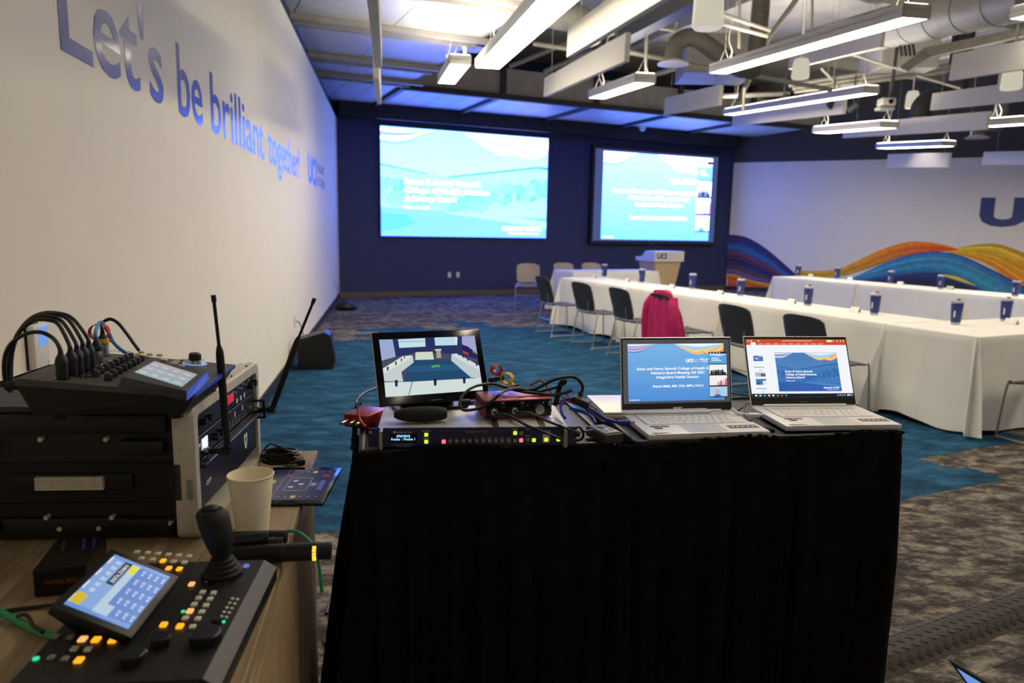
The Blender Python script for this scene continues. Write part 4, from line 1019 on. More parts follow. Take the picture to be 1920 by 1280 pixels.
def slide_b(g, M, w_, h_):
    S = lambda x0, y0, x1, y1, c, z=.0002: g.rect(x0 * w_, y0 * h_, x1 * w_, y1 * h_, z, m_scrL, lin(c), M)
    S(0, 0, 1, 1, 'f2f6fb', 0); S(0, .90, 1, 1, 'c8502a'); S(0, 0, 1, .065, '0d1a2a')
    S(.045, .895, .095, .945, 'f6f4f2', .0004)
    for x, y, wd in ((.36, .965, .3),): S(x, y, x + wd, y + .014, 'eab4a0', .0004)
    S(.81, .955, .86, .985, 'ffffff', .0004)
    for k in range(9): S(.12 + k * .075, .915, .17 + k * .075, .925, 'f2cfc2', .0004)
    for x in (.88, .92, .955, .985): S(x - .012, .962, x, .978, 'ffffff', .0004)
    for x in (.02, .05, .12): S(x, .962, x + .014, .98, 'ffffff', .0004)
    MS = M @ Matrix.Translation((.27 * w_, .10 * h_, .0003)); slide_title(g, MS, w_ * .62, h_ * .66, m_scrL, .00012, tone=(.32, .5, .72))
    for y, k in ((.62, 0), (.49, 1), (.375, 2), (.255, 3), (.125, 1)):
        if k == 0: slide_title(g, M @ Matrix.Translation((.055 * w_, y * h_, .0003)), w_ * .095, h_ * .095, m_scrL, .00008, True, (.32, .5, .72))
        elif k == 1: S(.05, y + .02, .15, y + .03, '5f6d80'); S(.10, y - .035, .125, y - .025, '8f98a4')
        elif k == 2: S(.055, y - .02, .155, y + .06, 'a9bcc4'); S(.055, y + .045, .155, y + .06, 'd7e3ea', .0004); S(.11, y - .02, .155, y + .03, '55645a', .0004)
        else: S(.055, y - .04, .155, y + .06, '3c79bc'); S(.12, y - .04, .155, y + .03, 'dfe6ea', .0004); S(.06, y - .03, .09, y + .0, '1d4a8c', .0004)
    for k, c in enumerate(('ffffff', 'dfe7ee', '4ab2d8', 'e6d8d2', 'f2f2f2', '36a06a', 'd2553a', '3a8ad2')): S(.03 + k * .042, .022, .05 + k * .042, .046, c, .0004)
    S(.40 - .19 + .04, .01, .40 - .14, .012, 'ffffff', .0004)
    for k in range(4): S(.84 + k * .022, .026, .852 + k * .022, .04, 'e8eef2', .0004)
    S(.935, .022, .97, .048, 'cdd6dc', .0004); S(.98, .024, .99, .044, 'dfe6ea', .0004)
laptop((.459, 1.944, CT), .172, .19, 'open silver laptop showing the session title slide and video tiles', slide_a, 'QCAVS 1')
laptop((.847, 2.044, CT), .113, .42, 'open silver laptop showing a slide editor with an orange bar', slide_b, 'QCAVS 2', .208)
# closed laptop behind
A = at_z(1103, 728, CT + .04); B = at_z(1133, 762, CT + .04); yw = math.atan2(B.y - A.y, B.x - A.x) + R(90)
t = thing('laptop', 'closed silver laptop lying behind the open one, left of it', 'laptop', (0, 0, 0), .13)
c = Frame((0, 0, 0), .13); o = V((.385, 2.005, CT + .004)); t.location = o
G().box((0, 0, .009), (.30, .205, .012), m_silver, bev=.003, seg=2).obj('base', t, recentre=False)
G().box((0, 0, .0185), (.30, .205, .006), m_silver, bev=.0025, seg=2).obj('lid', t, recentre=False)
g = G()
for k in range(3): g.box((-.151, -.06 + k * .022, .009), (.002, .012, .004), m_black)
tag(g.obj('port', t, recentre=False), kind='stuff')
for sx in (-1, 1):
    for sy in (-1, 1): G().box((sx * .12, sy * .08, -.0005), (.03, .012, .007), m_blackr).obj('foot', t, recentre=False)

# ------------------------------------------------------------------ rack switcher
t = thing('video_switcher', 'black rack switcher with lit buttons and a small blue display', 'switcher', (-.324, 1.601, CT), R(5.8))
m_pan = mat('switcher_face', '232a50', .4, nscale=30, namt=.08)
m_lidm = mat('switcher_lid', 'c9c6c0', .4, metal=.15, nscale=40, namt=.05)
H0 = .006
G().b2((.021, .003, H0 + .001), (.462, .215, H0 + .043), m_lidm, bev=.001).obj('chassis', t, recentre=False)
g = G(); g.b2((.285, .004, H0 + .0432), (.30, .20, H0 + .0438), m_dark); g.b2((.395, .004, H0 + .0432), (.41, .20, H0 + .0438), m_dark)
tag(g.obj('lid_strap', t, recentre=False), kind='stuff')
G().b2((0, -.003, H0), (.4826, .003, H0 + .044), m_pan, bev=.0008).obj('front_panel', t, recentre=False)
for x in (.030, .452):
    G().tube([(x, -.003, H0 + .004), (x, -.026, H0 + .004), (x, -.026, H0 + .041), (x, -.003, H0 + .041)], .0048, m_chrome, seg=8, n=1).obj('handle', t, recentre=False)
for x in (.09, .40):
    for y in (.02, .19): G().cyl((x, y, 0), (x, y, H0 + .002), .009, m_blackr, seg=10).obj('foot', t, recentre=False)
MF = Matrix.Translation((0, -.0034, H0)) @ UPR
SX = lambda zx: (zx - 5) * .000263
SZ = lambda zx, zy: .044 - (zy - (60 - 40 * zx / 1840)) * .000275
m_lblu = mat('oled_lit_text', '7fd0ff', emit=1.6, ecol='8fd4ff'); m_oled = mat('oled_glass', '050a1c', .15, nscale=20)
m_oran = mat('orange_tab', '8a5a2a', .5, nscale=20); m_gl = mat('lit_button_green', 'c8f000', emit=1.1, ecol='d6f23a'); m_rl = mat('lit_button_red', 'ff2040', emit=2.2, ecol='ff5a6a')
m_off = mat('unlit_button', '8f897c', .5, nscale=30)
g = G(); g.rect(SX(190), SZ(190, 178), SX(425), SZ(425, 100), 0, m_oled, M=MF)
g.text('[PREVIEW]', SX(307), SZ(307, 130), .0055, m_lblu, .0003, width=.030, bold=.02, M=MF)
g.text('Frame  : Frame 1', SX(305), SZ(305, 156), .0055, m_lblu, .0003, width=.054, bold=.02, M=MF); g.obj('display', t, recentre=False, smooth=False)
g = G()
g.text('ANALOG WAY', SX(320), SZ(320, 95), .0045, m_wtxt, .0003, width=.037, M=MF); g.rect(SX(222), SZ(222, 97), SX(242), SZ(242, 78), .0003, m_wtxt, M=MF)
g.text('Dual Scaler, Seamless Mixer', SX(310), SZ(310, 196), .0028, m_lid, .0003, width=.045, M=MF); g.text('Seamless Switcher', SX(310), SZ(310, 212), .0028, m_lid, .0003, width=.034, M=MF)
g.text('P', SX(1500), SZ(1500, 78), .0085, m_oran, .0003, align='L', bold=.02, M=MF); g.text('ulse', SX(1535), SZ(1535, 76), .0085, m_wtxt, .0003, align='L', M=MF)
g.rect(SX(850), SZ(850, 86), SX(1040), SZ(1040, 66), .0002, m_oran, M=MF); g.text('INPUT SELECTION', SX(945), SZ(945, 82), .0025, m_st1, .0004, width=.04, M=MF)
for a, b in (((630, 70), (1255, 67)), ((630, 188), (1255, 186))): g.rect(SX(a[0]), SZ(*a) - .0004, SX(b[0]), SZ(b[0], b[1] - 10) + .0, .0002, m_stg, M=MF) if False else g.box((SX((a[0] + b[0]) / 2), SZ(a[0], a[1]) + (-.001), .0002), (SX(b[0]) - SX(a[0]), .0005, .0004), m_oran, M=MF)
for zx in (630, 1255): g.box((SX(zx), (SZ(zx, 68) + SZ(zx, 186)) / 2, .0002), (.0005, .031, .0004), m_oran, M=MF)
for i, zx in enumerate((657, 715, 770, 830, 887, 945, 1003, 1060, 1115, 1171, 1228)):
    g.text(('1', '2', '3', '4', '5', '6', 'EXT 1', 'EXT 2', 'EXT 3', 'EXT 4', 'BLACK')[i], SX(zx), SZ(zx, 130), .0025, m_wtxt, .0003, M=MF)
for zx, zy, w_ in ((505, 76, .02), (505, 142, .014), (1285, 52, .012), (1397, 48, .012), (1397, 108, .012)): g.rect(SX(zx) - w_ / 2, SZ(zx, zy), SX(zx) + w_ / 2, SZ(zx, zy) + .0016, .0003, m_lid, M=MF)
g.obj('panel_lettering', t, recentre=False, smooth=False)
G().box((SX(1563), SZ(1563, 124), .0004), (.017, .02, .001), m_lidm, M=MF).obj('button_plate', t, recentre=False)
BTN = [(505, 105, m_gl), (505, 165, m_gl), (1285, 80, m_gl), (1453, 140, m_gl), (1563, 135, m_gl), (1672, 132, m_gl), (657, 162, m_rl), (1340, 143, m_rl)] + [(x, 158 - (x - 715) * .018, m_off) for x in (715, 770, 830, 887, 945, 1003, 1060, 1115, 1171, 1228, 1285)] + [(1340, 82, m_off), (1397, 138, m_off)]
for zx, zy, m in BTN: G().box((SX(zx), SZ(zx, zy), .0015), (.0088, .0088, .003), m, bev=.001, M=MF).obj('button', t, recentre=False)
for zx in (25, 1815):
    G().cyl(MF @ V((SX(zx), .036, .0)), MF @ V((SX(zx), .036, .002)), .0035, m_chrome, seg=10).obj('rack_screw', t, recentre=False)
LZ = CT + H0 + .0442

# ------------------------------------------------------------------ preview monitor
t = thing('preview_monitor', 'small black monitor leaning back, showing the conference room from above', 'monitor', (-.315, 1.699, LZ), .409)
MT_ = Matrix.Translation((0, 0, .026)) @ Matrix.Rotation(-.462, 4, 'X') @ UPR
wM, hM = .285, .188
G().box((wM / 2, hM / 2, -.006), (wM, hM, .012), m_blackgl, bev=.003, seg=2, M=MT_).obj('case', t, recentre=False)
def inv_quad(q, p):
    u = v = .5
    for _ in range(12):
        P = lambda u, v: tuple((1 - v) * ((1 - u) * q[0][i] + u * q[1][i]) + v * ((1 - u) * q[3][i] + u * q[2][i]) for i in (0, 1))
        x, y = P(u, v); e = 1e-4; xu, yu = P(u + e, v); xv, yv = P(u, v + e)
        a, b, c, d = (xu - x) / e, (xv - x) / e, (yu - y) / e, (yv - y) / e; D = a * d - b * c; dx, dy = p[0] - x, p[1] - y
        u += (d * dx - b * dy) / D; v += (a * dy - c * dx) / D
    return max(0, min(1, u)), 1 - max(0, min(1, v))
QM = [(268, 192), (1172, 152), (1258, 643), (347, 740)]
g = G(); MS = MT_ @ Matrix.Translation((.0165, .022, .0006)); sw, sh = .252, .147
m_mon = mat('monitor_print', attr=True, rough=.2, emit=.8)
def pg(pts, c, z=1): g.poly([(u * sw, v * sh, z * .00012) for u, v in [inv_quad(QM, p) for p in pts]], m_mon, MS, lin(c))
pg([(268, 192), (1172, 152), (1258, 643), (347, 740)], '27336a', 0)
pg([(268, 192), (390, 190), (425, 355), (300, 395)], 'a9bbe2'); pg([(1046, 160), (1172, 152), (1205, 320), (1110, 255), (1050, 235)], 'b3b6e0')
pg([(1050, 235), (1110, 255), (1200, 330), (1198, 360), (1050, 310)], '2a1a6c', 2); pg([(1055, 290), (1110, 310), (1120, 335), (1060, 315)], 'b04a3c', 3); pg([(1150, 300), (1195, 295), (1200, 325)], '7fb048', 3)
pg([(300, 395), (425, 358), (600, 320), (960, 320), (1200, 365), (1258, 643), (347, 740)], '4e5062', 2)
pg([(580, 390), (960, 375), (1140, 540), (490, 595)], '1f4f76', 3); pg([(560, 440), (1000, 420), (1050, 470), (540, 500)], '255f88', 4)
pg([(440, 190), (692, 178), (698, 258), (455, 272)], 'd8f6fa', 3); pg([(780, 172), (1003, 165), (1003, 242), (790, 248)], 'c9f0fa', 3)
pg([(445, 205), (692, 200), (692, 215), (450, 222)], 'b0dcf4', 4); pg([(975, 172), (1000, 170), (1000, 225), (978, 225)], 'f4f4f4', 4)
pg([(605, 312), (765, 305), (780, 378), (605, 385)], 'e2ecd6', 4); pg([(785, 282), (850, 278), (845, 296), (790, 298)], 'dcd8cc', 5); pg([(800, 297), (842, 295), (850, 362), (805, 366)], 'b8ac92', 5)
pg([(490, 350), (578, 342), (592, 408), (480, 500), (500, 590), (330, 590), (312, 470)], 'd5e2de', 4); pg([(312, 470), (490, 350), (578, 342), (560, 372), (320, 520)], 'eef4ee', 5)
pg([(948, 325), (1000, 320), (1230, 430), (1240, 540), (1140, 535), (945, 385)], 'cfdce4', 4); pg([(948, 325), (1000, 320), (1225, 425), (1228, 470), (960, 340)], 'e9f0f2', 5)
pg([(330, 600), (580, 590), (1240, 535), (1258, 643), (347, 740)], 'e4f2ee', 5); pg([(578, 592), (586, 592), (556, 716), (550, 716)], '5a6468', 6)
for x, y, s in ((437, 608, 30), (795, 588, 32), (1073, 562, 30), (355, 472, 18), (427, 420, 16), (477, 388, 13), (503, 362, 11), (1013, 330, 10), (1060, 350, 11), (1107, 375, 13), (1194, 412, 18)):
    pg([(x - s * .5, y - s), (x + s * .5, y - s), (x + s * .4, y + s), (x - s * .3, y + s)], '1c2450', 7)
g.text('AUTO', *[a * b for a, b in zip(inv_quad(QM, (797, 450)), (sw, sh))], .0055, m_mon, .001, bold=.03, col=lin('8ff04a'), M=MS)
g.obj('display', t, recentre=False, smooth=False)
G().b2((.05, .02, .0), (.235, .11, .006), m_black, bev=.002).obj('stand_foot', t, recentre=False)
G().box((wM / 2, .055, .04), (.14, .006, .085), m_black, rot=Matrix.Rotation(R(40), 4, 'X')).obj('stand_leg', t, recentre=False)
G().box((wM * .5, .006, .0008), (.03, .003, .0008), m_stg, M=MT_).obj('maker_mark', t, recentre=False)

# ------------------------------------------------------------------ audio interface
AI = Frame((-.063, 1.688, LZ), R(15.2))
t = thing('audio_interface', 'dark red audio interface with a black face and big silver knob', 'audio interface', AI.o, AI.yaw)
m_int = mat('red_anodised', '8a2336', .38, metal=.5, nscale=30, namt=.06)
g = G(); w_, d_, h_ = .170, .105, .046
vs = [(0, 0, .002), (w_, 0, .002), (w_, d_, .002), (0, d_, .002), (0, -.0, h_), (w_, 0, h_), (w_, d_, h_), (0, d_, h_)]
g.box((w_ / 2, d_ / 2, .002 + h_ / 2), (w_, d_, h_), m_int, bev=.004, seg=2); g.obj('case', t, recentre=False)
G().b2((.004, -.0025, .006), (w_ - .003, .001, h_ - .001), m_blackgl, bev=.001).obj('face_plate', t, recentre=False)
for x in (.03, .14):
    for y in (.02, .085): G().box((x, y, .001), (.02, .012, .002), m_blackr).obj('foot', t, recentre=False)
MI = Matrix.Translation((0, -.0026, 0)) @ UPR; IX = lambda zx: (zx - 290) / 750 * .170; IZ = lambda zx, zy: .003 + ((765 - (zx - 290) * .047) - zy) / 195 * .045
def knob(zx, zy, r, ln, m, nm='knob', ring=None):
    a = MI @ V((IX(zx), IZ(zx, zy), 0)); g = G(); d = MI.to_3x3() @ V((0, 0, 1))
    if ring: g.cyl(a, a + d * .0015, r * 1.25, ring, seg=22)
    g.cyl(a, a + d * ln, r, m, r1=r * .93, seg=22); g.obj(nm, t, recentre=False)
for zx, zy, r, ln, m, nm, rg in ((885, 650, .0125, .012, m_chrome, 'monitor_knob', m_black), (1005, 588, .0062, .009, m_chrome, 'phones_knob', m_black), (480, 610, .0065, .010, m_black, 'gain_knob', m_dark), (697, 605, .0065, .010, m_black, 'gain_knob', m_dark),
                                 (392, 682, .0085, .004, m_chrome, 'input_jack', m_dark), (618, 668, .0085, .004, m_chrome, 'input_jack', m_dark), (1000, 668, .006, .003, m_black, 'phones_jack', m_dark)): knob(zx, zy, r, ln, m, nm, rg)
g = G()
for zx, zy in ((462, 705), (683, 690), (760, 688)): g.box((IX(zx), IZ(zx, zy), .0004), (.002, .003, .0006), m_wtxt, M=MI)
g.text('Scarlett 2i2', IX(355), IZ(355, 728), .0035, m_stg, .0003, width=.024, M=MI)
for zx in (765,): g.cyl(MI @ V((IX(zx), IZ(zx, 612), 0)), MI @ V((IX(zx), IZ(zx, 612), .0006)), .003, m_stg, seg=12)
g.cyl(MI @ V((IX(938), IZ(938, 580), 0)), MI @ V((IX(938), IZ(938, 580), .001)), .0016, m_wtxt, seg=8)
g.obj('face_print', t, recentre=False, smooth=False)
# black handset
P = V((-.213, 1.664, LZ + .0002)); t = thing('handset', 'black rounded handset lying on the silver lid in front of the small monitor', 'handset', P, R(12))
g = G(); prof = []
rows = []
for k in range(13):
    x = -.062 + .124 * k / 12; s = max(.05, (1 - abs((k - 6.8) / 7.2) ** 2.6)) ** .55; rr = .019 * s
    if k == 12: rr = .012
    rows.append([V((x, math.cos(a) * rr * 1.05, .0185 + math.sin(a) * rr * .95)) for a in [2 * math.pi * j / 14 for j in range(14)]])
g.grid(rows, m_blackr, closed=True); g.poly(list(reversed(rows[0])), m_blackr); g.poly(rows[-1], m_blackr); g.obj('shell', t, recentre=False, ang=60)
G().box((.012, -.018, .012), (.008, .006, .022), m_black, bev=.002).obj('clip', t, recentre=False)
# transmitter box
a, b, c, d = at_z(1110, 797, CT + .027), at_z(1148, 793, CT + .027), at_z(1158, 810, CT + .027), at_z(1120, 815, CT + .027)
t = thing('cue_box', 'small dark box with white CUE lettering on the cart, beside blue cables', 'box', ((a + c) / 2 - V((0, 0, .027))), math.atan2((c - d).y, (c - d).x))
G().box((0, 0, .013), (.052, .088, .024), mat('box_grey', '3a3a3c', .5, nscale=30), bev=.002).obj('body', t, recentre=False)
G().box((0, 0, .0262), (.044, .075, .001), m_stg).obj('top_plate', t, recentre=False)
g = G(); g.text('CUE', .006, -.030, .008, m_wtxt, .0272, width=.028, bold=.06); g.rect(-.004, -.008, .008, -.002, .0272, m_wtxt); g.obj('lettering', t, recentre=False, smooth=False)
G().cyl((-.002, .018, .0262), (-.002, .018, .0275), .007, mat('green_leaf_print', '4f7a4a', .5, nscale=20), seg=12).obj('emblem', t, recentre=False)
# red converter
t = thing('signal_converter', 'bright red converter box with gold sockets at the left end of the cart', 'converter', (-.372, 1.815, CT), R(-20))
G().box((0, 0, .019), (.07, .10, .034), m_red, bev=.003, seg=2).obj('case', t, recentre=False)
for k, x in enumerate((-.02, .0, .018)):
    g = G(); g.cyl((x, -.05, .02), (x, -.064, .02), .006, mat('gold_socket', 'b09a62', .3, metal=.9, nscale=30), seg=12); g.cyl((x, -.064, .02), (x, -.075 - .01 * (k == 0), .02), .0045, m_chrome, seg=10); g.obj('socket', t, recentre=False)
for x in (-.02, .02): G().box((x, 0, .001), (.012, .06, .003), m_blackr).obj('foot', t, recentre=False)

# ------------------------------------------------------------------ cables and plugs on the cart
m_blue = mat('blue_cable', '2438a8', .45, nscale=30, namt=.05); m_navyc = mat('navy_cable', '1a2f60', .45, nscale=30)
m_redc = mat('red_cable', 'a8202c', .5, nscale=30); m_velr = mat('red_velcro', 'c8202a', .8, nscale=60, namt=.15); m_vely = mat('yellow_velcro', 'd9b51e', .8, nscale=60, namt=.15)
def P8(zx, zy, y): return at_y(860 + zx / 6, 650 + zy / 6, y)      # points on the vertical sheet at depth y
def cable(name, label, pts, r, m, cat='cable', seg=8, n=8, group=None):
    return tag(G().tube(pts, r, m, seg=seg, n=n).obj(name), label, cat, group)
def jackpt(zx, zy, out=0): return AI.w(IX(zx), -.0066 - out, IZ(zx, zy))
j1, j2 = jackpt(392, 682), jackpt(618, 668)
cable('audio_cable', 'black cable from the left socket of the red interface across the switcher', [j1, jackpt(392, 682, .02), P8(560, 770, 1.635), P8(760, 880, 1.60), P8(960, 960, 1.585), P8(1150, 1035, 1.585)], .0033, m_black)
cable('audio_cable', 'black cable from the right socket of the red interface to the black plug', [j2, jackpt(618, 668, .02), P8(800, 745, 1.655), P8(1000, 835, 1.615), P8(1180, 905, 1.59), P8(1270, 945, 1.59)], .0033, m_black)
for j, l in ((j1, 'left'), (j2, 'right')):
    d = AI.w(0, -1, 0) - AI.o
    t = thing('jack_plug', 'silver jack plug in the %s socket of the red interface' % l, 'plug', j); G().cyl((0, 0, 0), d * .012, .0055, m_chrome, seg=12).obj('sleeve', t, recentre=False); G().cyl(d * .012, d * .026, .0042, m_black, r1=.0034, seg=10).obj('boot', t, recentre=False)
t = thing('cable_plug', 'black plug with a looped strap at the right end of the switcher', 'plug', P8(1290, 955, 1.59))
d = (P8(1330, 970, 1.59) - P8(1270, 945, 1.59)).normalized(); G().cyl((0, 0, 0), d * .016, .007, m_black, seg=12).obj('body', t, recentre=False)
g = G(); o0 = t.location; g.tube([P8(x, y, 1.592) - o0 for x, y in ((1310, 910), (1355, 905), (1395, 950), (1400, 1010), (1355, 1050), (1300, 1045))], .0035, m_black, seg=8, flat=.5).obj('strap', t, recentre=False)
cable('usb_cable', 'long black cable looping left from the pile down to the switcher lid', [P8(670, 425, 1.80), P8(600, 440, 1.79), P8(450, 425, 1.78), P8(330, 418, 1.77), P8(200, 440, 1.74), P8(90, 500, 1.71), P8(20, 590, 1.68), P8(15, 670, 1.66), P8(60, 712, 1.655), P8(150, 708, 1.66), P8(260, 685, 1.665), P8(330, 640, 1.668), P8(400, 590, 1.668), P8(450, 545, 1.67), P8(520, 495, 1.70), P8(640, 470, 1.74), P8(760, 485, 1.76), P8(900, 500, 1.77), P8(1050, 470, 1.77), P8(1160, 430, 1.77), P8(1210, 400, 1.77)], .0035, m_black)
cable('usb_cable', 'black cable arching highest over the red interface to the black adapter', [P8(430, 425, 1.76), P8(560, 450, 1.765), P8(700, 475, 1.765), P8(850, 480, 1.765), P8(950, 430, 1.77), P8(1060, 375, 1.775), P8(1180, 345, 1.78), P8(1290, 338, 1.785), P8(1360, 385, 1.785), P8(1395, 450, 1.785), P8(1380, 520, 1.785)], .0042, m_black)
cable('usb_cable', 'black cable lying flat over the top of the red interface', [P8(470, 440, 1.755), P8(620, 480, 1.755), P8(760, 510, 1.755), P8(900, 525, 1.755), P8(1050, 540, 1.755), P8(1180, 520, 1.76), P8(1270, 490, 1.765)], .0042, m_black)
t = thing('cable_tie', 'black fabric strap bundling the dark cables above the interface', 'strap', P8(1150, 440, 1.772)); o0 = t.location
G().tube([P8(x, y, 1.772) - o0 for x, y in ((1215, 395), (1160, 400), (1130, 470), (1110, 570), (1085, 660))], .009, m_blackr, seg=8, flat=.35).obj('strap', t, recentre=False)
t = thing('display_adapter', 'black cable adapter with a raised end, left of the closed laptop', 'adapter', P8(1370, 640, 1.76)); o0 = t.location
g = G(); g.tube([P8(1375, 515, 1.78) - o0, P8(1365, 570, 1.775) - o0], .007, m_black, seg=10, n=1); g.obj('boot', t, recentre=False)
g = G(); M_ = Matrix.Rotation(R(-20), 4, 'Z') @ Matrix.Rotation(R(18), 4, 'Y'); g.box((0, 0, .005), (.045, .03, .018), m_black, bev=.003, M=M_); g.obj('housing', t, recentre=False)
cable('network_cable', 'blue network cable curling down behind the switcher end', [P8(1300, 580, 1.77), P8(1220, 585, 1.76), P8(1165, 620, 1.75), P8(1150, 690, 1.73), P8(1170, 760, 1.70), P8(1195, 800, 1.68)], .0038, m_blue)
cable('network_cable', 'blue network cable from the blue plug down to the CUE box', [P8(1250, 690, 1.75), P8(1330, 715, 1.745), P8(1430, 745, 1.735), P8(1500, 790, 1.72), P8(1540, 860, 1.70)], .0042, m_blue)
cable('network_cable', 'thick blue cable running right to the side of the open laptop', [P8(1470, 690, 1.78), P8(1560, 745, 1.775), P8(1650, 805, 1.77), P8(1770, 840, 1.765), P8(1860, 850, 1.762)], .0042, m_blue)
t = thing('usb_plug', 'blue plug in the left side of the open laptop', 'plug', P8(1830, 848, 1.7625)); G().cyl((-.010, 0, 0), (.022, .004, 0), .0065, m_blue, seg=12).obj('boot', t, recentre=False); G().box((.027, .005, 0), (.012, .012, .005), m_chrome, rot=R(10)).obj('shell', t, recentre=False)
cable('network_cable', 'short blue cable between the looped strap and the CUE box', [P8(1400, 950, 1.66), P8(1450, 948, 1.665), P8(1505, 940, 1.67)], .0035, m_blue)
cable('thin_cable', 'thin black cable lying under the thick blue one', [P8(1440, 700, 1.79), P8(1520, 770, 1.77), P8(1640, 850, 1.73)], .003, m_black)
cable('thin_cable', 'thin red cable arching behind the red interface', [P8(800, 435, 1.87), P8(870, 400, 1.87), P8(920, 378, 1.87), P8(975, 420, 1.87), P8(1030, 500, 1.86), P8(1090, 570, 1.84), P8(1150, 610, 1.82)], .0028, m_redc)
for k, (y0, y1, l) in enumerate(((560, 620, 'upper'), (590, 635, 'middle'), (525, 590, 'top'))):
    cable('thin_cable', 'thin red cable end by the black adapter, %s of three' % l, [P8(1170 + k * 20, y0, 1.83), P8(1230 + k * 10, (y0 + y1) / 2 + 5, 1.82), P8(1310, y1, 1.81)], .0026, m_redc)
cable('thin_cable', 'navy cable looping from behind the small monitor to the red converter', [at_y(708, 727, 1.9), at_y(690, 733, 1.86), at_y(674, 744, 1.80), at_y(668, 755, 1.765), at_y(676, 757, 1.742)], .0035, m_navyc)
cable('thin_cable', 'red cable hanging down from the converter beside the switcher ear', [at_y(672, 758, 1.745), at_y(671, 772, 1.72), at_y(676, 788, 1.69), at_y(686, 800, 1.66)], .003, m_redc)
# display plugs with coloured straps, right of the small monitor
def strap_ring(name, label, c, r, m, yaw, tilt=0.):
    t = thing(name, label, 'strap', c); pts = []; M_ = Matrix.Rotation(yaw, 4, 'Z') @ Matrix.Rotation(R(90) + tilt, 4, 'X')
    vs = []; n = 26; rows = [[], []]; th = .0016
    for j in range(n):
        a = 2 * math.pi * j / n
        for q, (rr, zz) in enumerate(((r, -.007), (r, .007), (r - th, .007), (r - th, -.007))): vs.append(M_ @ V((math.cos(a) * rr, math.sin(a) * rr * .92, zz * 1.4)))
    fs = [[j * 4 + k, j * 4 + (k + 1) % 4, ((j + 1) % n) * 4 + (k + 1) % 4, ((j + 1) % n) * 4 + k] for j in range(n) for k in range(4)]
    G().add(vs, fs, m).obj('loop', t, recentre=False, ang=60)
    G().box(M_ @ V((r * .8, -r * .75, 0)), (.022, .004, .012), m, bev=.001, rot=M_.to_3x3().to_4x4() @ Matrix.Rotation(R(-40), 4, 'Z')).obj('tail', t, recentre=False)
    return t
strap_ring('velcro_strap', 'red looped strap on the white plug right of the small monitor', at_y(931, 694, 1.83), .0145, m_velr, R(25))
strap_ring('velcro_strap', 'yellow looped strap on the black plug right of the small monitor', at_y(951, 709, 1.82), .0155, m_vely, R(-20))
P = at_y(922, 697, 1.845); Q = at_y(936, 699, 1.835); t = thing('display_plug', 'white plug in the side of the small monitor', 'plug', P); d = Q - P
G().tube([-d * .3, d * .5], .006, m_whitep, seg=4, n=1).obj('housing', t, recentre=False); G().tube([d * .5, d * 1.4], .004, m_whitep, seg=8, n=1).obj('boot', t, recentre=False)
P = at_y(922, 712, 1.84); Q = at_y(943, 709, 1.825); t = thing('display_plug', 'black plug in the side of the small monitor', 'plug', P); d = Q - P
G().tube([-d * .2, d * .45], .0085, m_dark, seg=4, n=1).obj('housing', t, recentre=False); G().tube([d * .45, d * 1.1], .005, m_dark, seg=8, n=1).obj('boot', t, recentre=False)
P = at_y(879, 754, 1.70); t = thing('usb_plug', 'black plug with a blue tongue behind the left side of the red interface', 'plug', P); G().box((-.008, 0, 0), (.024, .02, .013), m_black, bev=.002, rot=R(15)).obj('housing', t, recentre=False); G().box((.008, .003, 0), (.01, .012, .006), m_blue, rot=R(15)).obj('tongue', t, recentre=False)
# between the open laptops
def P2(zx, zy, y): return at_y(1360 + zx * .1875, 610 + zy * .1875, y)
cable('display_cable', 'white cable between the two open laptops', [P2(62, 830, 1.93), P2(110, 870, 1.92), P2(170, 890, 1.91), P2(240, 895, 1.90)], .005, m_whitep)
t = thing('display_plug', 'white display plug in the left side of the second open laptop', 'plug', P2(290, 897, 1.898)); G().box((0, 0, 0), (.03, .016, .011), m_whitep, bev=.002, rot=R(5)).obj('housing', t, recentre=False); G().box((.018, .001, 0), (.012, .013, .005), m_chrome, rot=R(5)).obj('shell', t, recentre=False)
cable('thin_cable', 'thin black cable hooking up behind the second open laptop', [P2(115, 858, 2.02), P2(170, 820, 2.03), P2(200, 785, 2.05), P2(250, 778, 2.07)], .003, m_black)
cable('thin_cable', 'thin black cable dropping in front of the white display plug', [P2(200, 800, 1.98), P2(180, 850, 1.95), P2(195, 900, 1.89), P2(240, 940, 1.86), P2(262, 955, 1.85)], .0026, m_black)
cable('thin_cable', 'thin black cord lying level between the laptops at the back', [P2(60, 672, 2.25), P2(150, 688, 2.22), P2(250, 705, 2.2)], .0026, m_black)
t = thing('power_plug', 'small black plug under the front corner of the second open laptop', 'plug', P2(420, 1035, 1.835) ); G().tube([(-.03, .01, .0), (0, 0, 0), (.018, -.006, -.002)], [.004, .007, .005], m_black, seg=10).obj('body', t, recentre=False)

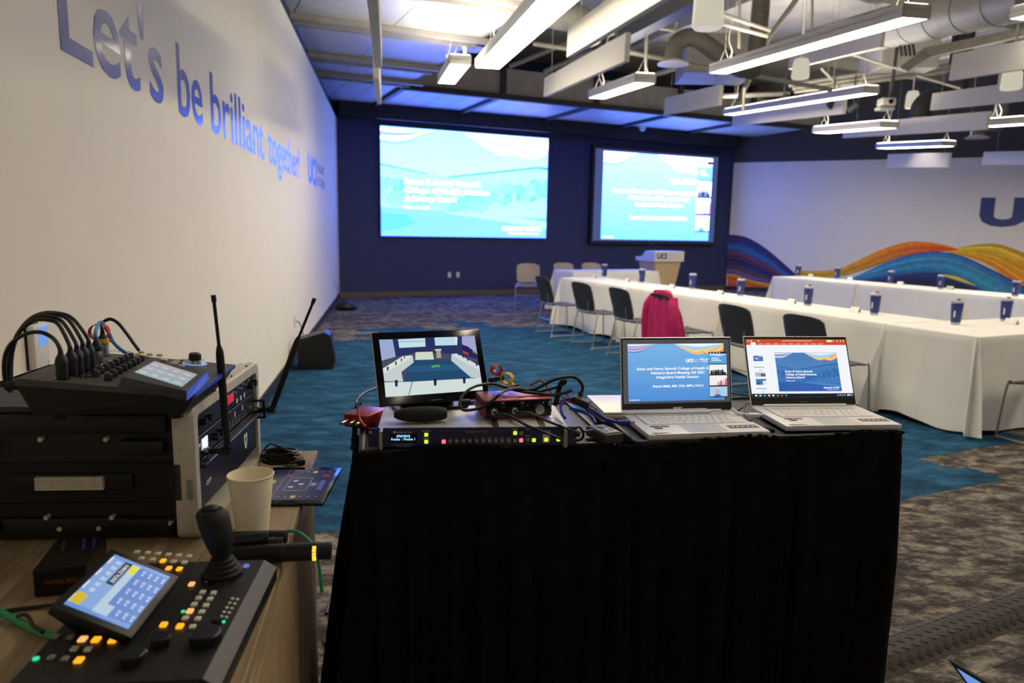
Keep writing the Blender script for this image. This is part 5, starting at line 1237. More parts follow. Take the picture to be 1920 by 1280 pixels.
# ================================================================== foreground left: credenza and what stands on it
CR = Frame((-.529, 1.924, 0), R(9.7)); TZ = .86
t = thing('credenza', 'brown wood laminate credenza along the cream wall, crowded with equipment', 'cabinet', CR.o, CR.yaw)
G().b2((-.70, -1.72, TZ - .022), (0, 0, TZ), m_wood, bev=.0015).obj('top', t, recentre=False)
G().b2((-.69, -1.70, .07), (-.035, -.004, TZ - .0225), m_woodv).obj('body', t, recentre=False)
G().b2((-.66, -1.68, .0), (-.06, -.03, .07), m_dark).obj('plinth', t, recentre=False)
for a, b, nm in ((-1.70, -1.02, 'door'), (-1.015, -.335, 'door'), (-.33, -.006, 'door')):
    d = G().b2((-.034, a, .08), (-.012, b, TZ - .098), m_woodv, bev=.0015).obj(nm, t, recentre=False)
    G().add([(-.034, a, TZ - .098), (-.012, a, TZ - .098), (-.034, a, TZ - .06), (-.034, b, TZ - .098), (-.012, b, TZ - .098), (-.034, b, TZ - .06)], [[0, 1, 2], [3, 5, 4], [0, 3, 4, 1], [1, 4, 5, 2], [2, 5, 3, 0]], m_wood).obj('finger_pull', d, recentre=False, smooth=False)
# ------------------------------------------------------------------ rack case
RC = Frame((-.602, 1.338, TZ), R(4.8))
t = thing('rack_case', 'black plastic rack case with an aluminium rim, standing on the credenza', 'equipment case', RC.o, RC.yaw)
m_case = mat('case_plastic', '0d0d0c', .5, nscale=60, namt=.2, bump=.2, bscale=500)
H, D, Wc = .266, .46, .50
g = G()
g.b2((-Wc, .004, .004), (-.03, D - .004, .03), m_case, bev=.006); g.b2((-Wc, .004, H - .028), (-.03, D - .004, H - .004), m_case, bev=.006)
g.b2((-Wc, .004, .004), (-.03, .022, H - .004), m_case, bev=.004); g.b2((-Wc, D - .022, .004), (-.03, D - .004, H - .004), m_case, bev=.004); g.b2((-Wc, .004, .004), (-Wc + .02, D - .004, H - .004), m_case, bev=.004)
g.obj('shell', t, recentre=False)
for z0, z1 in ((.012, .05), (.215, .252)):                   # moulded ribs and pads on the near side
    G().b2((-Wc, -.006, z0), (-.05, .006, z1), m_case, bev=.005, seg=2).obj('rib', t, recentre=False)
for x0, x1 in ((-.135, -.055), (-.48, -.36)):
    G().b2((x0, -.014, .175), (x1, .006, .205), m_case, bev=.006, seg=2).obj('bumper', t, recentre=False)
    G().b2((x0, -.014, .025), (x1, .006, .05), m_case, bev=.006, seg=2).obj('bumper', t, recentre=False)
c1, c2 = RC.l(on(76, 901, RC.o, RC.M.to_3x3() @ V((0, -1, 0)))), RC.l(on(203, 901, RC.o, RC.M.to_3x3() @ V((0, -1, 0))))
zh = c1.z
G().b2((c1.x - .14, -.004, zh - .045), (c2.x + .14, .006, zh + .035), m_blackr, bev=.004).obj('handle_recess', t, recentre=False)
g = G(); 
for k in range(5): g.b2((c1.x, -.022, zh - .012 + k * .005), (c2.x, -.012, zh - .0075 + k * .005), m_alu, bev=.001)
g.b2((c1.x, -.014, zh - .012), (c2.x, -.010, zh + .013), m_alu); g.obj('handle_plate', t, recentre=False)
G().b2((c1.x - .05, -.014, zh - .016), (c2.x + .05, -.004, zh + .017), m_blackr, bev=.004, seg=2).obj('handle', t, recentre=False)
for px, py in ((79, 822), (201, 822), (335, 842), (90, 968), (212, 968), (115, 989), (188, 988), (320, 978), (338, 960)):
    q = RC.l(on(px, py, RC.o, RC.M.to_3x3() @ V((0, -1, 0)))); G().cyl((q.x, -.008, q.z), (q.x, .004, q.z), .0045, m_alu, seg=10).obj('rivet', t, recentre=False)
# aluminium rim
def ring(y0, y1, z0, z1, r, n=6):
    out = []
    for cy, cz, a0 in ((y1 - r, z1 - r, 0), (y0 + r, z1 - r, 90), (y0 + r, z0 + r, 180), (y1 - r, z0 + r, 270)):
        out += [(cy + math.cos(R(a0 + 90 * k / n)) * r, cz + math.sin(R(a0 + 90 * k / n)) * r) for k in range(n + 1)]
    return out
o_ = ring(-.004, D + .004, 0, H + .002, .02); i_ = ring(.018, D - .018, .022, H - .02, .012)
rows = [[V((-.04, y, z)) for y, z in o_], [V((-.004, y, z)) for y, z in o_], [V((0, y * .992 + .0018, z * .985 + .002)) for y, z in o_], [V((0, y, z)) for y, z in i_], [V((-.03, y, z)) for y, z in i_]]
rows.append(rows[0])
g = G(); g.grid(rows, m_alu, closed=True); g.obj('rim', t, recentre=False, ang=30)
g = G(); o2 = ring(-.0055, D + .0055, -.001, H + .0035, .021)
g.grid([[V((-.022, y, z)) for y, z in o2], [V((-.020, y, z)) for y, z in o_], [V((-.014, y, z)) for y, z in o_], [V((-.012, y, z)) for y, z in o2], [V((-.022, y, z)) for y, z in o2]], m_alu, closed=True).obj('rim_ridge', t, recentre=False)
for z in (.10, .125): pass
G().box((-.012, -.0065, .105), (.012, .004, .04), m_strut, bev=.0018, seg=2).obj('latch_plate', t, recentre=False)
for y in (.06, .16, .28, .40): G().cyl((-.012, y, H + .001), (-.012, y, H + .0045), .003, m_dark, seg=8).obj('rim_screw', t, recentre=False)
for x in (-.42, -.1):
    for y in (.06, .40): G().cyl((x, y, 0), (x, y, .006), .016, m_blackr, seg=10).obj('foot', t, recentre=False)
# rack units in the case
m_unit = mat('rack_face', '10121c', .4, nscale=40, namt=.15)
def unit(name, label, z0, z1, x=-.008):
    u = thing(name, label, 'rack unit', RC.w(0, 0, z0), RC.yaw)
    G().b2((x - .004, .0185, 0), (x, D - .0185, z1 - z0 - .0015), m_unit, bev=.0008).obj('front_panel', u, recentre=False)
    G().b2((-.33, .026, .003), (x - .005, D - .026, z1 - z0 - .004), m_black).obj('chassis', u, recentre=False)
    return u
MX = lambda y, z, x=-.008: Matrix.Translation((x, y, z)) @ Matrix(((0, 0, 1, 0), (1, 0, 0, 0), (0, 1, 0, 0), (0, 0, 0, 1)))   # local xy on the unit face, normal +x
m_wl = mat('lit_white_display', 'ffffff', emit=1.3, ecol='dff4ff'); m_rd = mat('lit_red_display', 'ff2040', emit=.7, ecol='e02048')
u = unit('wireless_receiver', 'upper rack unit with a red display and white labels, top of the case', .198, .244)
G().box((.25, .025, .0006), (.05, .02, .001), m_rd, M=MX(0, 0)).obj('display', u, recentre=False)
for y in (.30, .33, .36): G().box((y, .008, .0006), (.009, .011, .001), m_whitep, M=MX(0, 0)).obj('label', u, recentre=False)
g = G()
for k in range(11): g.box((.19 + k * .021, .030 if k % 2 else .036, .0008), (.004, .003, .001), m_wtxt, M=MX(0, 0))
tag(g.obj('marking', u, recentre=False), kind='stuff')
for y in (.06, .095, .40, .43): G().cyl((-.008, y, .023), (.004, y, .023), .008, m_black, seg=14).obj('knob', u, recentre=False)
u = unit('wireless_receiver', 'rack unit with a bright white display and two black antennas', .150, .196); UA_ = u
G().box((.075, .024, .0006), (.032, .022, .001), m_wl, M=MX(0, 0)).obj('display', u, recentre=False)
G().box((.04, .028, .0006), (.02, .006, .001), m_whitep, M=MX(0, 0)).obj('label', u, recentre=False)
for y in (.125, .155): G().cyl((-.008, y, .023), (.005, y, .023), .009, m_black, seg=14).obj('knob', u, recentre=False)
for k in range(6): G().box((.19 + k * .03, .03, .0006), (.006, .012, .001), m_whitep if k % 2 else m_dark, M=MX(0, 0)).obj('label', u, recentre=False)
g = G()
for k in range(16): g.box((.19 + (k % 8) * .024, .01 + .008 * (k // 8), .0008), (.002, .002, .001), m_wtxt, M=MX(0, 0))
tag(g.obj('marking', u, recentre=False), kind='stuff')
def antenna(base, neck, tip, parent, fr):
    L = lambda p: fr.l(p) - V((0, 0, fr.l(V(parent.location)).z))
    a, b, c = L(base), L(neck), L(tip); d = (b - a).normalized()
    an = G().tube([a, a.lerp(b, .5), b - d * .012, b + (c - b) * .05, b + (c - b) * .12], [.0072, .0074, .0078, .0062, .0034], m_blackr, seg=14, n=3).obj('antenna', parent, recentre=False, ang=60)
    G().tube([b + (c - b) * .1, c - (c - b) * .1], .0034, m_blackr, seg=10, n=1).obj('whip', an, recentre=False)
    G().tube([c - (c - b) * .12, c], .0048, m_blackr, seg=10, n=1).obj('tip', an, recentre=False)
    m1 = V((-.006, a.y, a.z)); g = G(); g.cyl(m1, V((.004, a.y, a.z)), .0085, m_chrome, seg=14); g.cyl(V((.004, a.y, a.z)), V((a.x - .002, a.y, a.z)), .006, m_black, seg=12); g.cyl(a - V((.011, 0, 0)), a + V((.008, 0, 0)), .009, m_black, seg=12)
    g.obj('antenna_mount', an, recentre=False)
b1 = at_y(427, 845, 1.405); n1 = at_y(412, 660, 1.40); t1 = at_y(400, 553, 1.40)
antenna(b1, n1, t1, UA_, RC)
b2 = at_y(510, 768, 1.775); n2 = at_y(557, 640, 1.81); t2 = at_y(590, 559, 1.83)
antenna(b2, n2, t2, UA_, RC)
P = RC.l(at_y(478, 765, 1.765)); Pz = P - V((0, 0, .150))
g = G(); c = V((.010, Pz.y - .008, Pz.z)); g.tube([c + V((-.016, -.004, .022)), c + V((.012, -.004, .022)), c + V((.012, .002, -.022)), c + V((-.016, .002, -.022))], .004, m_blackr, seg=6, n=1); g.obj('antenna_bracket', UA_, recentre=False)
u = unit('storage_rack_unit', 'black rack drawer with a white shield emblem, lower half of the case', .052, .148, -.006)
G().b2((-.004, .02, .086), (.012, D - .02, .0945), m_unit, bev=.002).obj('pull_lip', u, recentre=False)
sh = [(-.014, .016), (-.008, .019), (0, .016), (.008, .019), (.014, .016), (.013, -.002), (.007, -.015), (0, -.021), (-.007, -.015), (-.013, -.002)]
q = RC.l(on(460, 826, RC.w(-.006, 0, 0), RC.M.to_3x3() @ V((1, 0, 0))))
g = G(); g.prism(sh, 0, .0006, m_whitep, M=MX(q.y, q.z - .052, -.0055)); g.prism([(x * .35, y * .35 + .003) for x, y in sh], .0006, .0009, m_stg, M=MX(q.y, q.z - .052, -.0055)); g.obj('emblem', u, recentre=False, smooth=False)
q = RC.l(on(391, 902, RC.w(-.006, 0, 0), RC.M.to_3x3() @ V((1, 0, 0))))
g = G(); g.text('GSP', q.y, q.z - .052 - .004, .010, m_wtxt, .0004, width=.03, bold=.02, M=MX(0, 0, -.0055)); g.obj('lettering', u, recentre=False, smooth=False)

# ------------------------------------------------------------------ digital mixer
CZt = TZ + H + .004
MXF = Frame((-.7067, 1.351, CZt), R(7))
t = thing('digital_mixer', 'black digital audio mixer with a tilted screen, lying on the rack case', 'mixer', MXF.o, MXF.yaw)
LT = lambda px, py, z: MXF.l(at_z(px, py, z))
m_mix = mat('mixer_body', '474541', .5, nscale=60, namt=.1); m_mixd = mat('mixer_under', '0c0c0d', .5, nscale=60)
m_bl = mat('blue_trim', '3048b8', .35, nscale=20, namt=.05)
X0, X1, Y0, Y1, ZB, ZF = -.145, .14, -.145, .125, .078, .050
def mix_z(x): return ZB + (ZF - ZB) * (x - X0) / (X1 - X0)
vs = [(X0 + .02, Y0 + .01, .012), (X1 - .02, Y0 + .01, .012), (X1 - .02, Y1 - .01, .012), (X0 + .02, Y1 - .01, .012), (X0, Y0, ZB - .012), (X1, Y0, ZF - .008), (X1, Y1, ZF - .008), (X0, Y1, ZB - .012), (X0, Y0, ZB), (X1, Y0, ZF), (X1, Y1, ZF), (X0, Y1, ZB)]
G().add(vs[:8], [[3, 2, 1, 0], [0, 1, 5, 4], [1, 2, 6, 5], [2, 3, 7, 6], [3, 0, 4, 7]], m_mixd).obj('underside', t, recentre=False, smooth=False)
G().add(vs[4:], [[0, 1, 5, 4], [1, 2, 6, 5], [2, 3, 7, 6], [3, 0, 4, 7], [4, 5, 6, 7]], m_mix).obj('top_panel', t, recentre=False, smooth=False)
G().box((X1 + .0015, (Y0 + Y1) / 2, ZF - .004), (.004, Y1 - Y0, .007), m_bl).obj('front_trim', t, recentre=False)
for x in (X0 + .05, X1 - .04):
    for y in (Y0 + .03, Y1 - .03): G().cyl((x, y, 0), (x, y, .013), .012, m_blackr, seg=10).obj('foot', t, recentre=False)
SL = math.atan2(ZB - ZF, X1 - X0)
MTp = lambda x, y: Matrix.Translation((x, y, mix_z(x))) @ Matrix.Rotation(SL, 4, 'Y')
# screen bezel
def zq(pts, z=0): return [(p.x, p.y, mix_z(p.x) + z) for p in (LT(x / 4, 540 + y / 4, CZt + .068) for x, y in pts)]
bz = zq([(885, 712), (1395, 762), (1565, 612), (1105, 560)]); bt = [(x, y, z + .012) for x, y, z in zq([(915, 690), (1395, 745), (1550, 605), (1110, 560)])]
G().add(bz + bt, [[4, 5, 6, 7], [0, 1, 5, 4], [1, 2, 6, 5], [2, 3, 7, 6], [3, 0, 4, 7]], m_black).obj('screen_bezel', t, recentre=False, smooth=False)
m_ms = mat('mixer_screen_print', attr=True, rough=.2, emit=.62)
q4 = [V((x, y, z + .0124)) for x, y, z in zq([(1010, 655), (1365, 722), (1480, 632), (1160, 572)])]
def sq(u, v, z=0): return q4[0].lerp(q4[1], u).lerp(q4[3].lerp(q4[2], u), v) + V((0, 0, z))
def sr(u0, v0, u1, v1, c, z): g.add([sq(u0, v0, z), sq(u1, v0, z), sq(u1, v1, z), sq(u0, v1, z)], [[0, 1, 2, 3]], m_ms, None, lin(c))
g = G(); sr(0, 0, 1, 1, 'a9b9c0', 0)
for k in range(5): sr(0, k * .2, 1, k * .2 + .12, ('9fc4cc', '8fb0c2', 'a9b4c4', '9aa0b8', 'b0aebb')[k], .0002)
for k in range(12): sr(.06 + (k % 4) * .24, .1 + (k // 4) * .3, .2 + (k % 4) * .24, .22 + (k // 4) * .3, 'ccd6da', .0004)
g.obj('screen', t, recentre=False, smooth=False)
p, q = V(bt[1]), V(bt[2]); p0, q0 = V(bz[1]), V(bz[2]); g = G(); n_ = V((.0008, -.0002, 0)); g.add([p0 + n_, q0 + n_, q + n_, p + n_], [[0, 1, 2, 3]], m_bl).obj('bezel_trim', t, recentre=False, smooth=False)
# knobs
for zx, zy in ((720, 660), (755, 637), (797, 615), (832, 597), (872, 577), (910, 560), (945, 545), (980, 530), (812, 675), (852, 650), (890, 627), (927, 607), (962, 588), (997, 570), (1030, 555), (1062, 540)):
    q = LT(zx / 4, 540 + (zy + 12) / 4, CZt + .066); M2 = MTp(q.x, q.y); g = G(); g.lathe([(.0068, 0), (.0060, .011), (.005, .0125), (0, .0125)], m_black, 12, M=M2); g.box((0, .0045, .0127), (.001, .004, .0006), m_stg, M=M2); g.obj('knob', t, recentre=False)
m_btn = mat('pale_button', 'd9cf9a', .5, nscale=30, namt=.05)
for px, py in ((266, 668), (282, 670), (300, 670), (260, 672), (276, 674), (307, 677), (330, 678), (344, 674), (325, 681), (339, 684)):
    q = LT(px, py, CZt + .062); G().box((0, 0, .002), (.013, .010, .004), m_btn, bev=.0015, M=MTp(q.x, q.y)).obj('button', t, recentre=False)
for k in range(7):
    q = LT(210 + k * 6.5, 666 - (k % 2) * 1.5, CZt + .066); G().box((0, 0, .001), (.003, .003, .002), m_wtxt, M=MTp(q.x, q.y)).obj('indicator', t, recentre=False)
q = LT(365, 682, CZt + .056); M2 = MTp(q.x, q.y)
G().lathe([(.024, 0), (.022, .002), (.021, .002)], mat('lit_blue_ring', '4a7af0', emit=.8, ecol='6f9cf6'), 26, M=M2).obj('light_ring', t, recentre=False)
G().lathe([(.021, .0), (.017, .008), (.014, .009)], m_chrome, 26, M=M2).obj('dial_skirt', t, recentre=False)
G().lathe([(.0125, .008), (.0118, .020), (.009, .022), (0, .022)], m_black, 22, M=M2).obj('dial', t, recentre=False)
# xlr sockets and plugs
def xlr(px, py, zt, label, mcol=m_black, ht=.041, col2=None):
    P = at_z(px, py, CZt + mix_z(-.13)); q = MXF.l(P); q.z = mix_z(q.x)
    G().lathe([(.0125, .0003), (.0125, .0012), (.010, .0016), (.010, .0003)], m_blackgl, 16, M=MTp(q.x, q.y)).obj('input_socket', t, recentre=False)
    P = MXF.w(q.x, q.y, q.z + .0018); p = thing('audio_plug', label, 'plug', P, MXF.yaw)
    G().lathe([(.0092, 0), (.0095, .016), (.0095, .022)], m_chrome if col2 else m_black, 16).obj('shell', p, recentre=False)
    G().lathe([(.0098, .022), (.0105, .026), (.0085, ht - .006), (.005, ht), (.0035, ht + .008), (0, ht + .008)], m_black, 16).obj('boot', p, recentre=False)
    if col2 == 'y': G().lathe([(.0108, .024), (.0104, .033)], MATS['yellow_velcro'], 16).obj('tape_band', p, recentre=False)
    return P + V((0, 0, ht))
tops = [xlr(117, 705, 0, 'nearest black plug standing in the mixer, left'), xlr(135, 698, 0, 'second black plug standing in the mixer'), xlr(147, 694, 0, 'third black plug standing in the mixer'),
        xlr(158, 689, 0, 'fourth black plug standing in the mixer'), xlr(169, 684, 0, 'fifth black plug standing in the mixer')]
tops2 = [xlr(183, 676, 0, 'black plug with a silver lower sleeve in the mixer', col2='s'), xlr(195, 664, 0, 'black plug with a yellow band at the back of the mixer', col2='y')]
for k in range(5):
    q = LT((618, 690, 735, 790, 850)[k] / 4, 540 + (670, 638, 610, 585, 560)[k] / 4, CZt + .068); G().lathe([(.0125, .0003), (.0125, .0012), (.010, .0016), (.0, .0006)], m_blackgl, 16, M=MTp(q.x, q.y)).obj('input_socket', t, recentre=False)
Y0_ = 1.28
def c_at(pts, y): return [at_y(x / 4, 540 + yy / 4, y + k * .0) for k, (x, yy) in enumerate(pts)]
arc = [c_at([(440, 440), (390, 370), (300, 330), (190, 345), (90, 410), (40, 500), (30, 620), (50, 760)], 1.25), c_at([(490, 340), (440, 275), (370, 240), (270, 240), (190, 285), (120, 370), (70, 520), (55, 760)], 1.28), c_at([(530, 330), (470, 255), (380, 215), (280, 215), (180, 280), (110, 390), (60, 560), (62, 770)], 1.31),
       c_at([(570, 300), (510, 235), (400, 195), (300, 200), (200, 255), (130, 360), (80, 520), (70, 775)], 1.33), c_at([(610, 290), (540, 225), (420, 186), (310, 190), (215, 240), (140, 340), (90, 500), (80, 780)], 1.36)]
for tp, pts, nm in zip(tops, arc, ('lowest arching black cable of the bundle left of the mixer', 'second arching cable of the bundle, left of the mixer', 'third arching cable of the bundle, left of the mixer', 'fourth arching cable of the bundle, left of the mixer', 'highest arching cable of the bundle, left of the mixer')):
    cable('audio_cable', nm, [tp, tp + V((-.002, 0, .014))] + pts[1:], .0036, m_black)
m_lb = mat('light_blue_cable', '2f86c8', .45, nscale=30, namt=.05)
cable('audio_cable', 'light blue cable curving from the silver sleeved plug to the back of the mixer', [tops2[0], tops2[0] + V((0, 0, .016))] + [at_y(x / 4, 540 + y / 4, 1.47) for x, y in ((745, 260), (775, 270), (815, 335), (850, 405), (900, 455), (950, 490))], .0036, m_lb)
cable('audio_cable', 'black cable arching over the back of the mixer, right of the red ring', [tops2[1], tops2[1] + V((0, 0, .016))] + [at_y(x / 4, 540 + y / 4, 1.50) for x, y in ((775, 255), (825, 232), (885, 262), (950, 340), (1000, 410), (1045, 470))], .0036, m_black)
strap_ring('velcro_strap', 'red looped strap around two cables above the mixer', at_y(186, 622, 1.46), .0185, m_velr, R(15))
P = at_y(8, 722, 1.22); Q = at_y(68, 722, 1.24); tt = thing('audio_plug', 'long black plug pushed into the left side of the mixer', 'plug', Q)
G().tube([V((0, 0, 0)), (P - Q) * .4, (P - Q) * .8, (P - Q)], [.0085, .009, .0075, .005], m_black, seg=14, n=3).obj('body', tt, recentre=False)
cable('audio_cable', 'black cable dropping from the side plug of the mixer', [P, P + V((-.03, 0, .002)), P + V((-.07, .01, -.02)), P + V((-.09, .02, -.06)), P + V((-.095, .03, -.095))], .0042, m_black)
# ------------------------------------------------------------------ wall touch panel
MWN = lambda px, py: on(px, py, WA, WN)
P = MWN(62, 648); tp = thing('wall_panel', 'white wall touch panel with a lit blue screen above the rack case', 'control panel', P, LYAW)
G().box((0, -.014, 0), (.088, .022, .128), m_whitep, bev=.005, seg=2).obj('case', tp, recentre=False)
G().box((-.006, -.001, 0), (.085, .004, .131), m_dark).obj('back_plate', tp, recentre=False)
G().box((.008, -.0255, .028), (.056, .002, .055), mat('lit_blue_screen', '6fa4f4', emit=.8, ecol='78a8f0')).obj('screen', tp, recentre=False)
G().box((.03, -.0255, -.052), (.008, .001, .002), m_stg).obj('maker_mark', tp, recentre=False)

# ------------------------------------------------------------------ cup, tablet, coil, small box
P = at_z(465, 1003, TZ); P = V((-.516, 1.385, TZ)); tp = thing('paper_cup', 'cream paper cup standing on the credenza beside the tablet', 'cup', P)
m_cup = mat('cream_paper', 'f2ebcd', .75, nscale=25, namt=.03)
G().lathe([(.0, .006), (.029, .006), (.0295, 0), (.031, .0), (.0435, .118), (.0432, .119), (.0425, .118), (.0300, .009), (0, .008)], m_cup, 40).obj('wall', tp, recentre=False, ang=50)
G().tube([(.0437 * math.cos(a), .0437 * math.sin(a), .1185) for a in [2 * math.pi * k / 40 for k in range(40)]], .0018, m_cup, seg=8, n=1, closed=True).obj('rolled_rim', tp, recentre=False)
q = [at_z(x, y, TZ + .008) for x, y in ((503, 881), (629, 881), (607, 952), (497, 950))]
c = (q[0] + q[1] + q[2] + q[3]) / 4; yw = math.atan2((q[1] - q[0]).y, (q[1] - q[0]).x)
tp = thing('tablet', 'black tablet showing a dark camera control page, overhanging the credenza edge', 'tablet', V((-.502, 1.637, TZ)), R(3.5))
G().box((0, 0, .0042), (.172, .246, .0075), m_blackgl, bev=.003, seg=2).obj('case', tp, recentre=False)
m_tab = mat('tablet_print', attr=True, rough=.15, emit=.5)
g = G(); TW, TH = .152, .205
# the page is read from the right hand side: u runs along the photo's left-right, v away from the camera
zt = lambda u, v, z=0: ((u - .5) * TW, (v - .5) * TH, .0081 + z)
def tq(u0, v0, u1, v1, c, z=.0001): g.add([zt(u0, v0, z), zt(u1, v0, z), zt(u1, v1, z), zt(u0, v1, z)], [[0, 1, 2, 3]], m_tab, None, lin(c))
tq(0, 0, 1, 1, '23264e', 0); tq(0, 0, .26, 1, '2c2e48'); tq(.258, 0, .264, 1, '9a9cc0', .0002)
for k, u in enumerate((.36, .46, .57, .68, .80, .91)):
    tq(u - .035, .87, u + .035, .95, 'c8bc2a' if k == 3 else '23253c', .0002); tq(u - .01, .9, u + .01, .92, 'd8d8e4', .0003)
    tq(u - .035, .05, u + .035, .13, 'c8bc2a' if k == 2 else '1f2138', .0002); tq(u - .01, .08, u + .01, .10, 'd8d8e4', .0003)
tq(.03, .52, .16, .62, 'b8ae2a', .0002); tq(.85, .3, .93, .62, '5f68b0', .0002); tq(.84, .74, .95, .82, 'b8203a', .0002); tq(.28, .74, .36, .82, 'a8203a', .0002)
for a in ((.36, .28, .70, .287), (.36, .70, .70, .707), (.36, .28, .366, .70), (.694, .28, .70, .70), (.70, .42, .82, .426), (.70, .54, .82, .546), (.815, .42, .82, .546)): tq(*a, 'c6cadf', .0002)
for u, v in ((.46, .60), (.44, .40), (.57, .49), (.76, .485)): g.add([zt(u + .045 * math.cos(k * .7854), v + .035 * math.sin(k * .7854), .0002) for k in range(8)], [list(range(8))], m_tab, None, lin('a9b0dc'))
g.obj('screen', tp, recentre=False, smooth=False)
c = at_z(524, 868, TZ); rnd = random.Random(3); pts = []
for k in range(7 * 14 + 1):
    a = 2 * math.pi * k / 14; rr = .043 + rnd.uniform(-.005, .005); pts.append(V((c.x + math.cos(a) * rr * 1.0, c.y + math.sin(a) * rr * .8, TZ + .005 + k * .00028 + rnd.uniform(0, .002))))
pts += [c + V((.03, -.02, .04)), c + V((-.02, .0, .052)), c + V((-.045, .02, .03))]
tp = thing('cable_coil', 'coiled thin black cable with a red tie on the far end of the credenza', 'cable', V((c.x, c.y, TZ)))
G().tube([p - tp.location for p in pts], .0026, m_black, seg=6, n=2).obj('coil', tp, recentre=False)
G().box((.036, .012, .018), (.022, .014, .018), m_velr, bev=.003, rot=R(40)).obj('tie', tp, recentre=False)
G().tube([(.03, -.03, .006), (.055, -.032, .006)], .0035, m_chrome, seg=8, n=1).obj('plug', tp, recentre=False)
tp = thing('small_transmitter', 'small glossy black transmitter beside the coiled cable', 'transmitter', at_z(553, 868, TZ), R(25))
G().box((0, 0, .008), (.045, .055, .0145), m_black, bev=.003, seg=2).obj('body', tp, recentre=False); G().box((0, .004, .0154), (.036, .04, .001), m_blackgl, bev=.0003).obj('screen', tp, recentre=False)

# ------------------------------------------------------------------ handheld microphones lying across the front
def mic(a, b, r, label, led=False):
    tp = thing('handheld_transmitter', label, 'microphone', a); d = b - a
    prof = [r * .9, r, r, r]
    g = G(); g.tube([V((0, 0, 0)), d * .02, d * .5, d * .84], prof, m_black, seg=18, n=3).obj('body', tp, recentre=False)
    G().tube([d * .84, d * .985, d], [r * .93, r * .93, r * .8], m_blackr, seg=18, n=3).obj('end_cap', tp, recentre=False)
    G().tube([d * .5, d * .52], r * 1.03, m_dark, seg=18, n=1).obj('ring', tp, recentre=False)
    if led:
        s = c_f.cross(d).normalized(); n_ = s.cross(d).normalized(); 
        n_ = -n_ if n_.dot(-c_f) < 0 else n_
        g = G()
        for k in range(5):
            ang = R(-40 + 20 * k); v = (n_ * math.cos(ang) + V((0, 0, 1)) * 0 + s * math.sin(ang)); g.box(d * .83 + v * r * 1.0, (.006, .004, .004), mat('lit_amber', 'ffa020', emit=2.0, ecol='ffb030'))
        g.obj('battery_light', tp, recentre=False)
    return tp
ym = 1.235
mic(at_z(440, 1040, TZ + .018), at_z(621, 1032, TZ + .018), .0165, 'nearest black handheld microphone body with an amber light, sticking out past the edge', True)
mic(at_z(430, 1028, TZ + .0165), at_z(531, 1020, TZ + .0165), .0145, 'second black handheld microphone body behind the nearest one')
mic(at_z(425, 1016, TZ + .036), at_z(503, 1008, TZ + .036), .013, 'short black handheld microphone body lying on top of the others')
mic(at_z(432, 1010, TZ + .0155), at_z(538, 1006, TZ + .0155), .0135, 'farthest black handheld microphone body, next to the paper cup')
m_green = mat('green_cable', '1f9a5c', .45, nscale=30, namt=.05)
cable('network_cable', 'green cable arching over the credenza edge behind the microphones', [at_y(500, 1006, 1.36), at_y(525, 999, 1.37), at_y(548, 995, 1.37), at_y(565, 1001, 1.36), at_y(582, 1016, 1.34), at_y(590, 1030, 1.33), at_y(598, 1060, 1.33), at_y(604, 1110, 1.33)], .0033, m_green)
# black gift box with orange print
P = V((-.752, 1.175, TZ)); tp = thing('product_box', 'small black glossy box with faint orange lettering behind the tilted screen', 'box', P, R(16))
m_bx = mat('box_black', '0d0b0d', .3, nscale=30, namt=.2)
G().box((0, 0, .0245), (.078, .125, .048), m_bx, bev=.0015).obj('box', tp, recentre=False)
g = G(); g.text('WIRELESS', 0, .022, .007, mat('orange_print', '8a3c14', .5, nscale=20), .0001, width=.05, bold=.02, M=Matrix.Translation((0, -.0627, 0)) @ UPR); g.obj('lettering', tp, recentre=False, smooth=False)
g = G()
for x, m in ((-.02, mat('plum_print', '4a2030', .3, nscale=20)), (.012, mat('blue_print', '2a3080', .3, nscale=20)), (.028, MATS['blue_print'])): g.box((x, .03, .0488), (.005, .05, .0005), m, rot=R(12))
g.obj('printed_stripe', tp, recentre=False)

# ------------------------------------------------------------------ joystick controller
CP = Frame((-.51, .985, TZ), R(96)); PZ = .04
t = thing('camera_controller', 'black camera control panel with a joystick, lit buttons and tilted touch screen', 'controller', CP.o, CP.yaw)
m_cp = mat('controller_body', '141414', .5, nscale=60, namt=.12); m_cpg = mat('controller_edge', '3a3838', .5, nscale=40)
g = G(); vs = [(-.155, -.13, .004), (.18, -.13, .004), (.18, .125, .004), (-.155, .125, .004), (-.155, -.13, PZ - .014), (.18, -.13, PZ - .014), (.18, .125, PZ), (-.155, .125, PZ), (-.155, -.11, PZ), (.18, -.11, PZ)]
g.add(vs, [[3, 2, 1, 0], [0, 1, 5, 4], [1, 2, 6, 9, 5], [2, 3, 7, 6], [3, 0, 4, 8, 7], [8, 9, 6, 7]], m_cp); g.obj('body', t, recentre=False, smooth=False)
g = G(); g.add([vs[4], vs[5], vs[9], vs[8]], [[0, 1, 2, 3]], m_cpg); g.obj('front_edge', t, recentre=False, smooth=False)
for x in (-.13, .15):
    for y in (-.1, .1): G().cyl((x, y, 0), (x, y, .005), .01, m_blackr, seg=10).obj('foot', t, recentre=False)
LP = lambda zx, zy: CP.l(at_z(zx * .2344, 980 + zy * .2344, TZ + PZ))
m_wb = mat('white_button', 'dddbcc', .5, nscale=30, namt=.05); m_db = mat('dim_button', '8d8b84', .5, nscale=30)
m_am = mat('lit_amber_button', 'ff9a10', emit=1.6, ecol='ff9d1e'); m_am2 = mat('lit_pale_amber_button', 'ffb070', emit=1.2, ecol='ffb468'); m_gr = mat('lit_green_dot', '20e090', emit=1.2, ecol='22d890')
